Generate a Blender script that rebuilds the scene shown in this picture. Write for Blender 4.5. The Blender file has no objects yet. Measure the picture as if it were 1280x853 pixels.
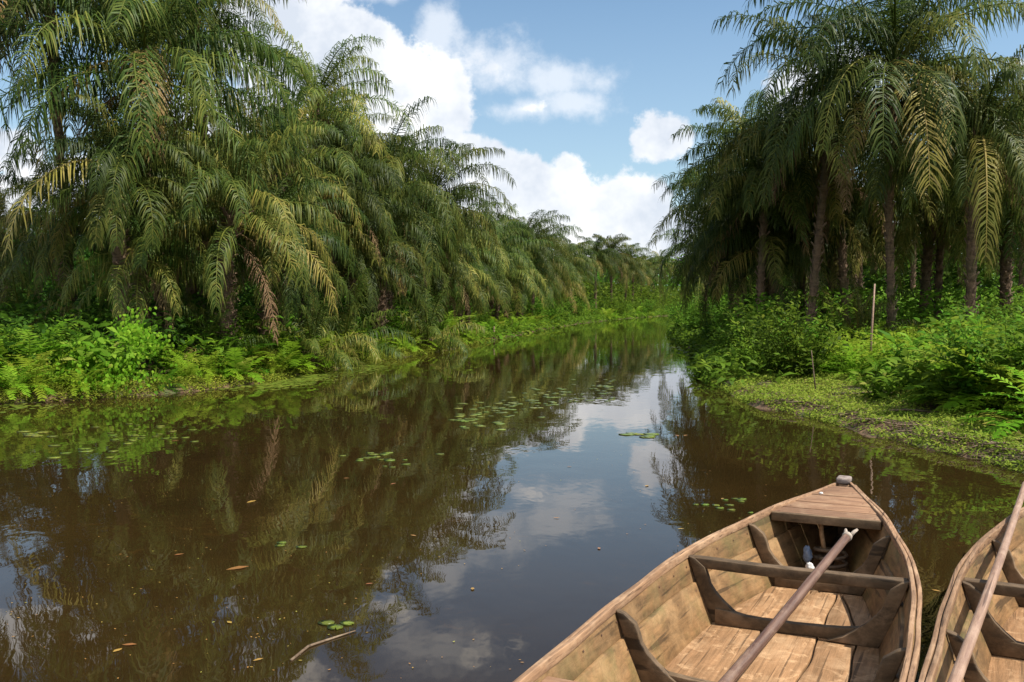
import bpy, math, random
import numpy as np
from mathutils import Vector, Matrix

R = math.radians
random.seed(7)
RNG = np.random.default_rng(11)
SC = bpy.context.scene
COL = SC.collection
F = 1244.0            # focal length in photo pixels (35 mm lens), horizon at row 378
CAMZ = 1.65


def gx(px, D):
    return (px - 640) / F * D


# ------------------------------------------------------------------ helpers
def tag(o, label=None, cat=None, group=None, kind=None):
    if label: o['label'] = label
    if cat: o['category'] = cat
    if group: o['group'] = group
    if kind: o['kind'] = kind
    return o


def empty(name, loc, rz=0.0):
    o = bpy.data.objects.new(name, None)
    o.empty_display_size = 0.1
    COL.objects.link(o)
    o.location = loc
    o.rotation_euler = (0, 0, rz)
    return o


def link(name, me, parent=None, loc=(0, 0, 0)):
    o = bpy.data.objects.new(name, me)
    COL.objects.link(o)
    o.location = loc
    if parent: o.parent = parent
    return o


def qmesh(name, V, Q, mat, tint=None, smooth=False):
    """mesh from an (n,3) array and an (m,4) quad array"""
    V = np.asarray(V, dtype=np.float32); Q = np.asarray(Q, dtype=np.int32)
    me = bpy.data.meshes.new(name)
    me.vertices.add(len(V)); me.vertices.foreach_set('co', V.ravel())
    me.loops.add(Q.size); me.loops.foreach_set('vertex_index', Q.ravel())
    me.polygons.add(len(Q))
    me.polygons.foreach_set('loop_start', np.arange(0, Q.size, 4, dtype=np.int32))
    me.polygons.foreach_set('loop_total', np.full(len(Q), 4, dtype=np.int32))
    if smooth:
        me.polygons.foreach_set('use_smooth', np.ones(len(Q), dtype=bool))
    me.update(calc_edges=True)
    if tint is not None:
        a = me.attributes.new('tint', 'FLOAT', 'POINT')
        a.data.foreach_set('value', np.asarray(tint, dtype=np.float32))
    me.materials.append(mat)
    return me


class QB:
    """collects quads"""
    def __init__(s): s.V = []; s.Q = []; s.T = []; s.n = 0

    def add(s, V, Q, T=0.0):
        V = np.asarray(V, dtype=np.float64).reshape(-1, 3); Q = np.asarray(Q)
        s.V.append(V); s.Q.append(Q + s.n)
        s.T.append(np.broadcast_to(np.asarray(T, dtype=np.float64), (len(V),)))
        s.n += len(V)

    def mesh(s, name, mat, smooth=False):
        return qmesh(name, np.vstack(s.V), np.vstack(s.Q), mat, np.concatenate(s.T), smooth)


def unit(v):
    return v / np.maximum(np.linalg.norm(v, axis=-1, keepdims=True), 1e-9)


# ------------------------------------------------------------------ materials
def newmat(name):
    m = bpy.data.materials.new(name); m.use_nodes = True
    nt = m.node_tree; nt.nodes.clear()
    return m, nt, nt.nodes, nt.links


def ramp(N, stops):
    r = N.new('ShaderNodeValToRGB')
    e = r.color_ramp.elements
    while len(e) > 1: e.remove(e[-1])
    e[0].position = stops[0][0]; e[0].color = (*stops[0][1], 1)
    for p, c in stops[1:]:
        x = e.new(p); x.color = (*c, 1)
    return r


def leaf_mat(name, stops, rough=0.45, trans=0.3, vary=0.35, spec=0.5):
    m, nt, N, L = newmat(name)
    out = N.new('ShaderNodeOutputMaterial')
    at = N.new('ShaderNodeAttribute'); at.attribute_name = 'tint'
    oi = N.new('ShaderNodeObjectInfo')
    geo = N.new('ShaderNodeNewGeometry')
    nz = N.new('ShaderNodeTexNoise'); nz.inputs['Scale'].default_value = 0.9; nz.inputs['Detail'].default_value = 3
    L.new(geo.outputs['Position'], nz.inputs['Vector'])
    a = N.new('ShaderNodeMath'); a.operation = 'MULTIPLY_ADD'
    L.new(nz.outputs['Fac'], a.inputs[0]); a.inputs[1].default_value = 0.24; a.inputs[2].default_value = -0.12
    b = N.new('ShaderNodeMath'); b.operation = 'ADD'
    L.new(at.outputs['Fac'], b.inputs[0]); L.new(a.outputs[0], b.inputs[1])
    r = ramp(N, stops); L.new(b.outputs[0], r.inputs['Fac'])
    hsv = N.new('ShaderNodeHueSaturation')
    v = N.new('ShaderNodeMath'); v.operation = 'MULTIPLY_ADD'
    L.new(oi.outputs['Random'], v.inputs[0]); v.inputs[1].default_value = vary * 2; v.inputs[2].default_value = 1 - vary
    L.new(v.outputs[0], hsv.inputs['Value'])
    h = N.new('ShaderNodeMath'); h.operation = 'MULTIPLY_ADD'
    L.new(oi.outputs['Random'], h.inputs[0]); h.inputs[1].default_value = 0.04; h.inputs[2].default_value = 0.48
    L.new(h.outputs[0], hsv.inputs['Hue'])
    L.new(r.outputs['Color'], hsv.inputs['Color'])
    p = N.new('ShaderNodeBsdfPrincipled')
    p.inputs['Roughness'].default_value = rough
    p.inputs['Specular IOR Level'].default_value = spec
    L.new(hsv.outputs['Color'], p.inputs['Base Color'])
    t = N.new('ShaderNodeBsdfTranslucent')
    g = N.new('ShaderNodeGamma'); g.inputs['Gamma'].default_value = 0.85
    L.new(hsv.outputs['Color'], g.inputs['Color']); L.new(g.outputs['Color'], t.inputs['Color'])
    mx = N.new('ShaderNodeMixShader'); mx.inputs['Fac'].default_value = trans
    L.new(p.outputs[0], mx.inputs[1]); L.new(t.outputs[0], mx.inputs[2])
    L.new(mx.outputs[0], out.inputs['Surface'])
    return m


M = {}
M['palm'] = leaf_mat('palm_leaf', [(0.0, (.025, .050, .008)), (.3, (.064, .102, .015)), (.6, (.18, .19, .034)),
                                   (.8, (.33, .27, .06)), (1.0, (.36, .26, .10))], rough=0.5, trans=0.35, vary=.2, spec=.18)
M['dead'] = leaf_mat('dry_palm_leaf', [(0, (.10, .06, .03)), (.5, (.24, .16, .08)), (1, (.34, .25, .14))], rough=.7, trans=.2, vary=.2, spec=.1)
M['fern'] = leaf_mat('fern_leaf', [(0, (.055, .13, .006)), (.5, (.15, .29, .012)), (.8, (.25, .36, .025)), (1, (.30, .32, .05))],
                     rough=.65, trans=.45, vary=.2, spec=.1)
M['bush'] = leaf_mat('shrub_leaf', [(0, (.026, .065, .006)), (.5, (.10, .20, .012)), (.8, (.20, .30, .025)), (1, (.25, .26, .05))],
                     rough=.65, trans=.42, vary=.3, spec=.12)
M['weed'] = leaf_mat('weed_leaf', [(0, (.06, .11, .01)), (.5, (.16, .22, .02)), (.8, (.26, .29, .035)), (1, (.28, .20, .08))],
                     rough=.7, trans=.3, vary=.1, spec=.1)
M['pad'] = leaf_mat('pad_leaf', [(0, (.07, .13, .015)), (.5, (.14, .18, .02)), (.8, (.30, .28, .05)), (1, (.30, .13, .04))],
                    rough=.35, trans=.1, vary=.25)


def noise(N, L, vec, scale, detail=4, rough=.55, dist=0.0):
    n = N.new('ShaderNodeTexNoise')
    n.inputs['Scale'].default_value = scale; n.inputs['Detail'].default_value = detail
    n.inputs['Roughness'].default_value = rough; n.inputs['Distortion'].default_value = dist
    if vec is not None: L.new(vec, n.inputs['Vector'])
    return n


def mixc(N, L, fac, a, b, mode='MIX'):
    m = N.new('ShaderNodeMix'); m.data_type = 'RGBA'; m.blend_type = mode
    for s, v in ((0, fac), (6, a), (7, b)):
        if hasattr(v, 'links'): L.new(v, m.inputs[s])
        elif isinstance(v, (int, float)): m.inputs[s].default_value = v
        else: m.inputs[s].default_value = (*v, 1)
    return m.outputs[2]


def mapr(N, L, v, a, b, c=0.0, d=1.0):
    m = N.new('ShaderNodeMapRange'); L.new(v, m.inputs['Value'])
    m.inputs['From Min'].default_value = a; m.inputs['From Max'].default_value = b
    m.inputs['To Min'].default_value = c; m.inputs['To Max'].default_value = d
    return m.outputs['Result']


def wood_mat(name, base, dark, pale, grain=(3, 45, 45), mud=0.0, rough=.75, green=0.0):
    """weathered timber, grain along the part's local x axis"""
    m, nt, N, L = newmat(name)
    out = N.new('ShaderNodeOutputMaterial'); p = N.new('ShaderNodeBsdfPrincipled')
    tc = N.new('ShaderNodeTexCoord'); oi = N.new('ShaderNodeObjectInfo')
    off = N.new('ShaderNodeVectorMath'); off.operation = 'MULTIPLY_ADD'
    L.new(oi.outputs['Random'], off.inputs[0]); off.inputs[1].default_value = (7, 5, 3)
    L.new(tc.outputs['Object'], off.inputs[2])
    mp = N.new('ShaderNodeMapping'); mp.inputs['Scale'].default_value = grain
    L.new(off.outputs[0], mp.inputs['Vector'])
    g1 = noise(N, L, mp.outputs[0], 1.0, 8, .7, .4)
    g2 = noise(N, L, off.outputs[0], 5.0, 5, .65, .3)
    g3 = noise(N, L, off.outputs[0], 1.6, 4, .6, .5)
    c = mixc(N, L, mapr(N, L, g1.outputs['Fac'], .35, .66), dark, base)
    c = mixc(N, L, mapr(N, L, g2.outputs['Fac'], .50, .72, 0, .75), c, pale)
    c = mixc(N, L, mapr(N, L, g3.outputs['Fac'], .52, .72, 0, .55), c, dark)
    mp6 = N.new('ShaderNodeMapping'); mp6.inputs['Scale'].default_value = tuple((g * .35 if g < 10 else g * 1.1) for g in grain)
    L.new(off.outputs[0], mp6.inputs['Vector'])
    g6 = noise(N, L, mp6.outputs[0], 1.0, 3, .5)
    c = mixc(N, L, mapr(N, L, g6.outputs['Fac'], .61, .66, 0, .8), c, tuple(x * .45 for x in dark))
    if green > 0:
        g5 = noise(N, L, off.outputs[0], 3.1, 5, .7, .2)
        c = mixc(N, L, mapr(N, L, g5.outputs['Fac'], .48, .7, 0, green), c, (.12, .11, .035))
    if mud > 0:
        g4 = noise(N, L, off.outputs[0], 9.0, 6, .75, 1.2)
        c = mixc(N, L, mapr(N, L, g4.outputs['Fac'], .54, .66, 0, mud), c, tuple(min(1, x * 1.35) for x in pale))
        v = N.new('ShaderNodeTexVoronoi'); v.inputs['Scale'].default_value = 14; v.feature = 'DISTANCE_TO_EDGE'
        L.new(off.outputs[0], v.inputs['Vector'])
        c = mixc(N, L, mapr(N, L, v.outputs['Distance'], .0, .035, .30, 0), c, dark)
    hs = N.new('ShaderNodeHueSaturation'); L.new(c, hs.inputs['Color'])
    L.new(mapr(N, L, oi.outputs['Random'], 0, 1, .82, 1.14), hs.inputs['Value'])
    L.new(hs.outputs[0], p.inputs['Base Color'])
    p.inputs['Roughness'].default_value = rough; p.inputs['Specular IOR Level'].default_value = .3
    bm = N.new('ShaderNodeBump'); bm.inputs['Strength'].default_value = .55; bm.inputs['Distance'].default_value = .006
    ad = N.new('ShaderNodeMath'); ad.operation = 'ADD'
    L.new(g1.outputs['Fac'], ad.inputs[0]); L.new(g2.outputs['Fac'], ad.inputs[1])
    L.new(ad.outputs[0], bm.inputs['Height']); L.new(bm.outputs[0], p.inputs['Normal'])
    L.new(p.outputs[0], out.inputs['Surface'])
    return m


M['floorwood'] = wood_mat('floor_timber', (.37, .205, .098), (.18, .10, .045), (.45, .29, .16), mud=.6)
M['sidewood'] = wood_mat('side_timber', (.28, .155, .065), (.10, .058, .024), (.35, .22, .105), grain=(5, 5, 26), green=.6, mud=.12)
M['railwood'] = wood_mat('rail_timber', (.36, .215, .12), (.14, .08, .045), (.46, .31, .19), grain=(5, 60, 60))
M['deckwood'] = wood_mat('deck_timber', (.34, .195, .11), (.17, .09, .05), (.42, .28, .17), grain=(60, 5, 60))
M['framewood'] = wood_mat('frame_timber', (.17, .11, .06), (.06, .04, .022), (.30, .20, .12), grain=(40, 8, 14))  # base darkened to stand in for shade on frame faces and inside the bow
M['oarwood'] = wood_mat('oar_timber', (.17, .10, .07), (.07, .036, .026), (.30, .21, .145), grain=(4, 55, 55), rough=.5)
M['oarwood2'] = wood_mat('pale_oar_timber', (.40, .26, .18), (.22, .13, .09), (.48, .34, .25), grain=(4, 55, 55), rough=.5)
M['stick'] = wood_mat('dead_wood', (.20, .14, .09), (.08, .05, .03), (.32, .25, .17), grain=(6, 40, 40))


def trunk_mat():
    m, nt, N, L = newmat('palm_bark')
    out = N.new('ShaderNodeOutputMaterial'); p = N.new('ShaderNodeBsdfPrincipled')
    geo = N.new('ShaderNodeNewGeometry')
    mp = N.new('ShaderNodeMapping'); mp.inputs['Scale'].default_value = (2, 2, 7)
    L.new(geo.outputs['Position'], mp.inputs['Vector'])
    n1 = noise(N, L, mp.outputs[0], 1.6, 7, .7, .6); n2 = noise(N, L, geo.outputs['Position'], .8, 4)
    c = mixc(N, L, mapr(N, L, n1.outputs['Fac'], .3, .7), (.05, .03, .018), (.24, .155, .09))
    c = mixc(N, L, mapr(N, L, n2.outputs['Fac'], .55, .75, 0, .6), c, (.055, .075, .022))
    L.new(c, p.inputs['Base Color']); p.inputs['Roughness'].default_value = .9
    b = N.new('ShaderNodeBump'); b.inputs['Strength'].default_value = .8; b.inputs['Distance'].default_value = .04
    L.new(n1.outputs['Fac'], b.inputs['Height']); L.new(b.outputs[0], p.inputs['Normal'])
    L.new(p.outputs[0], out.inputs['Surface'])
    return m


M['bark'] = trunk_mat()


def plain_mat(name, ca, cb, scale=20, rough=.8):
    m, nt, N, L = newmat(name)
    out = N.new('ShaderNodeOutputMaterial'); p = N.new('ShaderNodeBsdfPrincipled')
    geo = N.new('ShaderNodeNewGeometry')
    n = noise(N, L, geo.outputs['Position'], scale, 5, .65)
    L.new(mixc(N, L, mapr(N, L, n.outputs['Fac'], .35, .65), ca, cb), p.inputs['Base Color'])
    p.inputs['Roughness'].default_value = rough
    b = N.new('ShaderNodeBump'); b.inputs['Strength'].default_value = .5; b.inputs['Distance'].default_value = .01
    L.new(n.outputs['Fac'], b.inputs['Height']); L.new(b.outputs[0], p.inputs['Normal'])
    L.new(p.outputs[0], out.inputs['Surface'])
    return m


M['nail'] = plain_mat('rusty_nail', (.05, .025, .015), (.12, .05, .03), 60)
M['stone'] = plain_mat('grey_weathered_block', (.16, .12, .10), (.30, .25, .22), 30)
M['clothw'] = plain_mat('white_cloth', (.55, .53, .5), (.75, .74, .72), 40)
M['paleend'] = plain_mat('bleached_wood', (.28, .22, .17), (.42, .36, .30), 60)
M['clothb'] = plain_mat('blue_cloth', (.10, .14, .22), (.22, .28, .38), 40)
M['fruit'] = plain_mat('fruit_bunch', (.05, .02, .01), (.16, .07, .03), 14)


# ------------------------------------------------------------------ river outline, terrain, water
RIVER = np.array([(-60, -30), (-40, 0), (-22, 9), (-14, 12.8), (-10, 15.2), (-8.3, 16.2), (-7.0, 17.1), (-5.9, 18.6), (-5.2, 20.3), (-4.7, 23),
                  (-4.0, 26.7), (-3.3, 30), (-2.5, 33.5), (-1.6, 39), (-.4, 46.7), (1.8, 60), (5.2, 77), (12.2, 103), (20, 124), (32, 143),
                  (60, 160), (120, 172), (300, 190), (300, 172), (120, 150), (60, 136), (30, 122), (18, 103), (13.2, 82), (10.4, 64), (8.2, 50),
                  (6.9, 39.5), (6.1, 31), (5.2, 25.5), (4.35, 22.2), (4.1, 19), (3.95, 16.2), (4.35, 14.3), (4.5, 12.7), (4.85, 11),
                  (5.05, 9.7), (5.7, 7.2), (7.5, 4), (12, 0), (22, -30)], dtype=np.float64)


def sdist(x, y):
    """metres to the shore, positive on land"""
    x = np.asarray(x, float); y = np.asarray(y, float)
    P = np.stack([x.ravel(), y.ravel()], 1)
    best = np.full(len(P), 1e9); inside = np.zeros(len(P), bool)
    n = len(RIVER)
    for i in range(n):
        a = RIVER[i]; b = RIVER[(i + 1) % n]
        ab = b - a; t = np.clip(((P - a) @ ab) / (ab @ ab), 0, 1)
        best = np.minimum(best, np.linalg.norm(P - (a + t[:, None] * ab), axis=1))
        c = ((a[1] > P[:, 1]) != (b[1] > P[:, 1]))
        with np.errstate(divide='ignore', invalid='ignore'):
            xi = (b[0] - a[0]) * (P[:, 1] - a[1]) / (b[1] - a[1] if b[1] != a[1] else 1e-9) + a[0]
        inside ^= c & (P[:, 0] < xi)
    return np.where(inside, -best, best).reshape(x.shape)


def sstep(v, a, b):
    t = np.clip((v - a) / (b - a), 0, 1)
    return t * t * (3 - 2 * t)


def wob(x, y):
    return (np.sin(x * 1.7 + np.sin(y * 1.3) * 1.5) * np.cos(y * 1.9 + x * .4) + .5 * np.sin(x * 4.1 - y * 3.3) + .4 * np.sin(x * 7.7 + y * 6.1 + 2))


def H(x, y):
    x = np.asarray(x, float); y = np.asarray(y, float)
    s = sdist(x, y)
    w = wob(x, y)
    sl = s + .16 * w * sstep(np.abs(s) * -1, -3, 0)
    land = .12 * sstep(sl, -.06, .22) + .22 * sstep(sl, .3, 4) + .5 * sstep(sl, 6, 25) + .04 * w * sstep(sl, 0, 1)
    wet = -.9 * sstep(-sl, 0, 2.2)
    return np.where(sl > 0, land, wet) - .004


def hz(x, y):
    return float(H(np.array([x]), np.array([y]))[0])


def build_ground():
    t = np.linspace(-1, 1, 340)
    xs = 1.0 + 9 * np.sinh(t * 5.6) / 3.2
    xs = np.concatenate([[-2500], xs, [2500]])
    u = np.linspace(0, 1, 330)
    ys = -30 + 55 * (u * .9) + 1.9 * (np.exp(u * 5.9) - 1)
    ys = np.concatenate([[-600], ys, [3000]])
    X, Y = np.meshgrid(xs, ys)
    Z = H(X, Y)
    V = np.stack([X.ravel(), Y.ravel(), Z.ravel()], 1)
    nx, ny = len(xs), len(ys)
    i, j = np.meshgrid(np.arange(nx - 1), np.arange(ny - 1))
    a = (j * nx + i).ravel()
    Q = np.stack([a, a + 1, a + nx + 1, a + nx], 1)
    m, nt, N, L = newmat('river_bank_soil')
    out = N.new('ShaderNodeOutputMaterial'); p = N.new('ShaderNodeBsdfPrincipled')
    geo = N.new('ShaderNodeNewGeometry')
    n1 = noise(N, L, geo.outputs['Position'], 1.3, 6, .65, .3); n2 = noise(N, L, geo.outputs['Position'], 14, 5, .7)
    c = mixc(N, L, mapr(N, L, n2.outputs['Fac'], .35, .65), (.06, .034, .016), (.17, .10, .05))
    c = mixc(N, L, mapr(N, L, n1.outputs['Fac'], .50, .62), c, (.06, .075, .018))
    L.new(c, p.inputs['Base Color']); p.inputs['Roughness'].default_value = .9
    b = N.new('ShaderNodeBump'); b.inputs['Strength'].default_value = .7; b.inputs['Distance'].default_value = .05
    L.new(n2.outputs['Fac'], b.inputs['Height']); L.new(b.outputs[0], p.inputs['Normal'])
    L.new(p.outputs[0], out.inputs['Surface'])
    o = link('ground', qmesh('ground', V, Q, m, smooth=True))
    tag(o, kind='structure')


def build_water():
    m, nt, N, L = newmat('river_water')
    out = N.new('ShaderNodeOutputMaterial'); p = N.new('ShaderNodeBsdfPrincipled')
    geo = N.new('ShaderNodeNewGeometry')
    n1 = noise(N, L, geo.outputs['Position'], .5, 4, .6, .4)
    mpw = N.new('ShaderNodeMapping'); mpw.inputs['Scale'].default_value = (1, 2.2, 1); mpw.inputs['Rotation'].default_value = (0, 0, .5)
    L.new(geo.outputs['Position'], mpw.inputs['Vector'])
    n2 = noise(N, L, mpw.outputs[0], 2.4, 7, .72, 1.4)
    c = mixc(N, L, mapr(N, L, n1.outputs['Fac'], .35, .65), (.019, .0115, .0038), (.027, .016, .0048))
    c = mixc(N, L, mapr(N, L, n2.outputs['Fac'], .60, .74, 0, .6), c, (.065, .033, .008))   # drowned weed just below the surface
    L.new(c, p.inputs['Base Color'])
    p.inputs['Roughness'].default_value = .015
    p.inputs['IOR'].default_value = 1.333; p.inputs['Specular Tint'].default_value = (1, .94, .86, 1)
    mp = N.new('ShaderNodeMapping'); mp.inputs['Scale'].default_value = (1.0, .55, 1)
    L.new(geo.outputs['Position'], mp.inputs['Vector'])
    w1 = noise(N, L, mp.outputs[0], 2.2, 3, .5, .3); w2 = noise(N, L, mp.outputs[0], 9, 2, .5)
    w3 = noise(N, L, geo.outputs['Position'], .35, 2, .5)
    k = N.new('ShaderNodeMath'); k.operation = 'MULTIPLY_ADD'
    L.new(w2.outputs['Fac'], k.inputs[0]); k.inputs[1].default_value = .12; L.new(w1.outputs['Fac'], k.inputs[2])
    b = N.new('ShaderNodeBump'); b.inputs['Distance'].default_value = .006
    L.new(mapr(N, L, w3.outputs['Fac'], .35, .7, .18, .8), b.inputs['Strength'])
    L.new(k.outputs[0], b.inputs['Height']); L.new(b.outputs[0], p.inputs['Normal'])
    L.new(p.outputs[0], out.inputs['Surface'])
    xs = np.linspace(-70, 320, 40); ys = np.linspace(-40, 200, 30)
    X, Y = np.meshgrid(xs, ys)
    V = np.stack([X.ravel(), Y.ravel(), np.zeros(X.size)], 1)
    nx = len(xs); i, j = np.meshgrid(np.arange(nx - 1), np.arange(len(ys) - 1)); a = (j * nx + i).ravel()
    o = link('water', qmesh('water', V, np.stack([a, a + 1, a + nx + 1, a + nx], 1), m))
    tag(o, kind='structure')


# ------------------------------------------------------------------ foliage generators
def frond(qb, L=4.0, az=0.0, e0=60, droop=110, n=58, leaf=.75, wid=.036, sag=.9, plume=.35, tint=.3, tvar=.12, rng=RNG,
          origin=(0, 0, 0), stem=.035, start=.14, fwd=.34, curl=0.0, pw=1.25, taper=.55):
    """one feather leaf: arching midrib with two ranks of leaflets that hang under their own weight"""
    K = 18
    t = np.linspace(0, 1, K + 1)
    e = R(e0) - R(droop) * t ** pw
    azs = az + curl * t ** 2
    ds = np.stack([np.cos(e) * np.cos(azs), np.cos(e) * np.sin(azs), np.sin(e)], 1)
    P = np.zeros((K + 1, 3)); P[1:] = np.cumsum((ds[1:] + ds[:-1]) / 2 * (L / K), axis=0)
    P += np.array(origin)
    side = np.stack([-np.sin(azs), np.cos(azs), np.zeros(K + 1)], 1)
    up = np.cross(ds, side) * -1
    up = np.cross(side, ds) * -1
    r = stem * (1 - .85 * t)[:, None]
    ring = [P + side * r, P - up * r * .8, P - side * r, P + up * r * .5]
    V = np.stack(ring, 1).reshape(-1, 3)
    Q = []
    for k in range(K):
        for a in range(4):
            b = (a + 1) % 4
            Q.append((4 * k + a, 4 * k + b, 4 * k + 4 + b, 4 * k + 4 + a))
    qb.add(V, np.array(Q), min(1, tint + .18))
    # leaflets
    tt = np.repeat(np.linspace(start, .995, n), 2) + rng.normal(0, .004, 2 * n)
    tt = np.clip(tt, 0, 1)
    sg = np.tile([1.0, -1.0], n)
    f = tt * K; i0 = np.minimum(f.astype(int), K - 1); fr = (f - i0)[:, None]
    Pt = P[i0] * (1 - fr) + P[i0 + 1] * fr
    Tt = unit(ds[i0] * (1 - fr) + ds[i0 + 1] * fr)
    St = side[i0]; Ut = np.cross(Tt, St); Ut *= np.sign(Ut[:, 2:3] + 1e-6)
    prof = np.sin(np.pi * np.clip((tt - start) / (1.06 - start), 0, 1) ** taper) ** .6
    ln = leaf * (.22 + .78 * prof) * rng.uniform(.72, 1.14, 2 * n) * np.where(rng.random(2 * n) < .05, .45, 1)
    fw = fwd + .42 * tt
    d0 = unit(St * sg[:, None] + Tt * (fw + rng.normal(0, .16, 2 * n))[:, None] + Ut * (rng.normal(.12, plume, 2 * n))[:, None])
    pts = [Pt]; cur = Pt
    g = np.array([0, 0, -1.0])
    sgv = (sag * rng.uniform(.7, 1.35, 2 * n))[:, None]
    for k in range(3):
        d = unit(d0 + g * sgv * (k * .75 + .1) + rng.normal(0, .04, (2 * n, 3)))
        cur = cur + d * (ln / 3)[:, None]
        pts.append(cur)
    W = unit(Tt - d0 * np.sum(Tt * d0, axis=1, keepdims=True)) * (wid * .5)
    ws = [.55, 1.0, .8, .12]
    V = np.stack([p + s * W * w for p, w in zip(pts, ws) for s in (1, -1)], 1).reshape(-1, 3)
    base = (np.arange(2 * n) * 8)[:, None, None]
    Q = (base + np.array([[0, 1, 3, 2], [2, 3, 5, 4], [4, 5, 7, 6]])[None]).reshape(-1, 4)
    tl = np.clip(tint + rng.normal(0, tvar, 2 * n), 0, 1)
    tv = np.repeat(tl, 8) + np.tile([0, 0, 0, 0, .03, .03, .1, .1], 2 * n)
    qb.add(V, Q, np.clip(tv, 0, 1))


GA = 2.39996


def crown_mesh(name, seed, nf=40, L=4.0, lo=-14, hi=84, leaf=.78, n=74, tint=.25, dens=1.0, drop=(80, 150)):
    rng = np.random.default_rng(seed)
    qb = QB()
    for k in range(nf):
        a = k / (nf - 1)
        e0 = hi + (lo - hi) * a ** .95 + rng.normal(0, 8)
        dr = drop[0] + (drop[1] - drop[0]) * min(1, 1.3 * a) + rng.normal(0, 14)
        dr = min(dr, 84 + e0 + rng.uniform(0, 10))
        tn = tint + rng.normal(0, .10) + (.25 * rng.random() if a > .6 else 0) + (.35 * rng.random() if rng.random() < .2 else 0)
        frond(qb, L=L * rng.uniform(.82, 1.1) * (.8 if a < .08 else 1), az=k * GA + rng.normal(0, .15), e0=e0, droop=max(dr, 15), n=n, leaf=leaf,
              tint=float(np.clip(tn, .05, .85)), rng=rng, curl=rng.normal(0, .4), sag=rng.uniform(1.1, 3.0), plume=rng.uniform(.3, .6),
              wid=.031, origin=(0, 0, .25 - .5 * a), pw=rng.uniform(1.2, 1.9))
    return qb.mesh(name, M['palm'])


def trunk_mesh(name, seed, h=6.0, r=.2):
    rng = np.random.default_rng(seed)
    qb = QB()
    K, S = 26, 12
    z = np.linspace(-.5, h + .25, K)
    rad = r * (1.25 - .35 * sstep(z, -.2, 1.2)) * (1 + .25 * sstep(z, h - 1.2, h))
    bend = .18 * np.sin(z / h * 2.4 + seed) - .18 * np.sin(seed)
    bx = bend * np.clip(z / h, 0, 1) * np.clip(1 - z / h, 0, 1) * 4; by = -.6 * bx
    th = np.linspace(0, 2 * np.pi, S, endpoint=False)
    V = np.zeros((K, S, 3))
    rr = rad[:, None] * (1 + .08 * rng.normal(size=(K, S)))
    V[..., 0] = bx[:, None] + rr * np.cos(th); V[..., 1] = by[:, None] + rr * np.sin(th); V[..., 2] = z[:, None]
    Q = [(k * S + a, k * S + (a + 1) % S, (k + 1) * S + (a + 1) % S, (k + 1) * S + a) for k in range(K - 1) for a in range(S)]
    qb.add(V.reshape(-1, 3), np.array(Q))
    # leaf-base stubs in a spiral
    m = int(h * 19)
    for k in range(m):
        zz = .1 + (h + .1) * k / m
        a = k * GA
        i = min(int((zz + .5) / (h + .75) * (K - 1)), K - 1)
        rb = rad[i] * .92
        ex = rng.uniform(.05, .19) + .12 * max(0, (zz - h + 1.6) / 1.6)
        hh = rng.uniform(.12, .2) + .2 * max(0, (zz - h + 1.6) / 1.6)
        w = .055
        o = np.array([bx[i] + rb * math.cos(a), by[i] + rb * math.sin(a), zz])
        out = np.array([math.cos(a), math.sin(a), 0]); sd = np.array([-math.sin(a), math.cos(a), 0]); up = np.array([0, 0, 1.])
        b4 = [o - sd * w * 1.5, o + sd * w * 1.5, o + sd * w * 1.2 + up * .06, o - sd * w * 1.2 + up * .06]
        tip = o + out * ex + up * hh
        t4 = [tip - sd * w * .7 - up * .02, tip + sd * w * .7 - up * .02, tip + sd * w * .6 + up * .02 - out * .02, tip - sd * w * .6 + up * .02 - out * .02]
        qb.add(np.array(b4 + t4), np.array([(0, 1, 5, 4), (1, 2, 6, 5), (2, 3, 7, 6), (3, 0, 4, 7), (4, 5, 6, 7)]))
    return qb.mesh(name, M['bark'])


def bunch_mesh():
    rng = np.random.default_rng(5); qb = QB()
    for k in range(60):
        c = unit(rng.normal(size=3)) * np.array([.16, .16, .26]); s = .045
        c8 = np.array([[x, y, z] for x in (-s, s) for y in (-s, s) for z in (-s, s)]) * rng.uniform(.7, 1.3) + c
        qb.add(c8, np.array([(0, 1, 3, 2), (4, 6, 7, 5), (0, 4, 5, 1), (2, 3, 7, 6), (0, 2, 6, 4), (1, 5, 7, 3)]))
    return qb.mesh('fruit_bunch', M['fruit'])


def fern_mesh(name, seed, nf=13, L=1.0, leaf=.17, n=20, tint=.4, hi=82, lo=22, wid=.03):
    rng = np.random.default_rng(seed); qb = QB()
    for k in range(nf):
        a = k / (nf - 1)
        e0 = hi + (lo - hi) * a + rng.normal(0, 7)
        frond(qb, L=L * rng.uniform(.7, 1.15), az=k * GA + rng.normal(0, .3), e0=e0, droop=rng.uniform(50, 95), n=n, leaf=leaf, wid=wid, sag=.18,
              plume=.12, tint=float(np.clip(tint + rng.normal(0, .15), 0, .9)), tvar=.06, rng=rng, stem=.007, start=.18, fwd=.25, taper=.45,
              origin=(rng.normal(0, .05), rng.normal(0, .05), 0), curl=rng.normal(0, .4))
    return qb.mesh(name, M['fern'])


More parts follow.
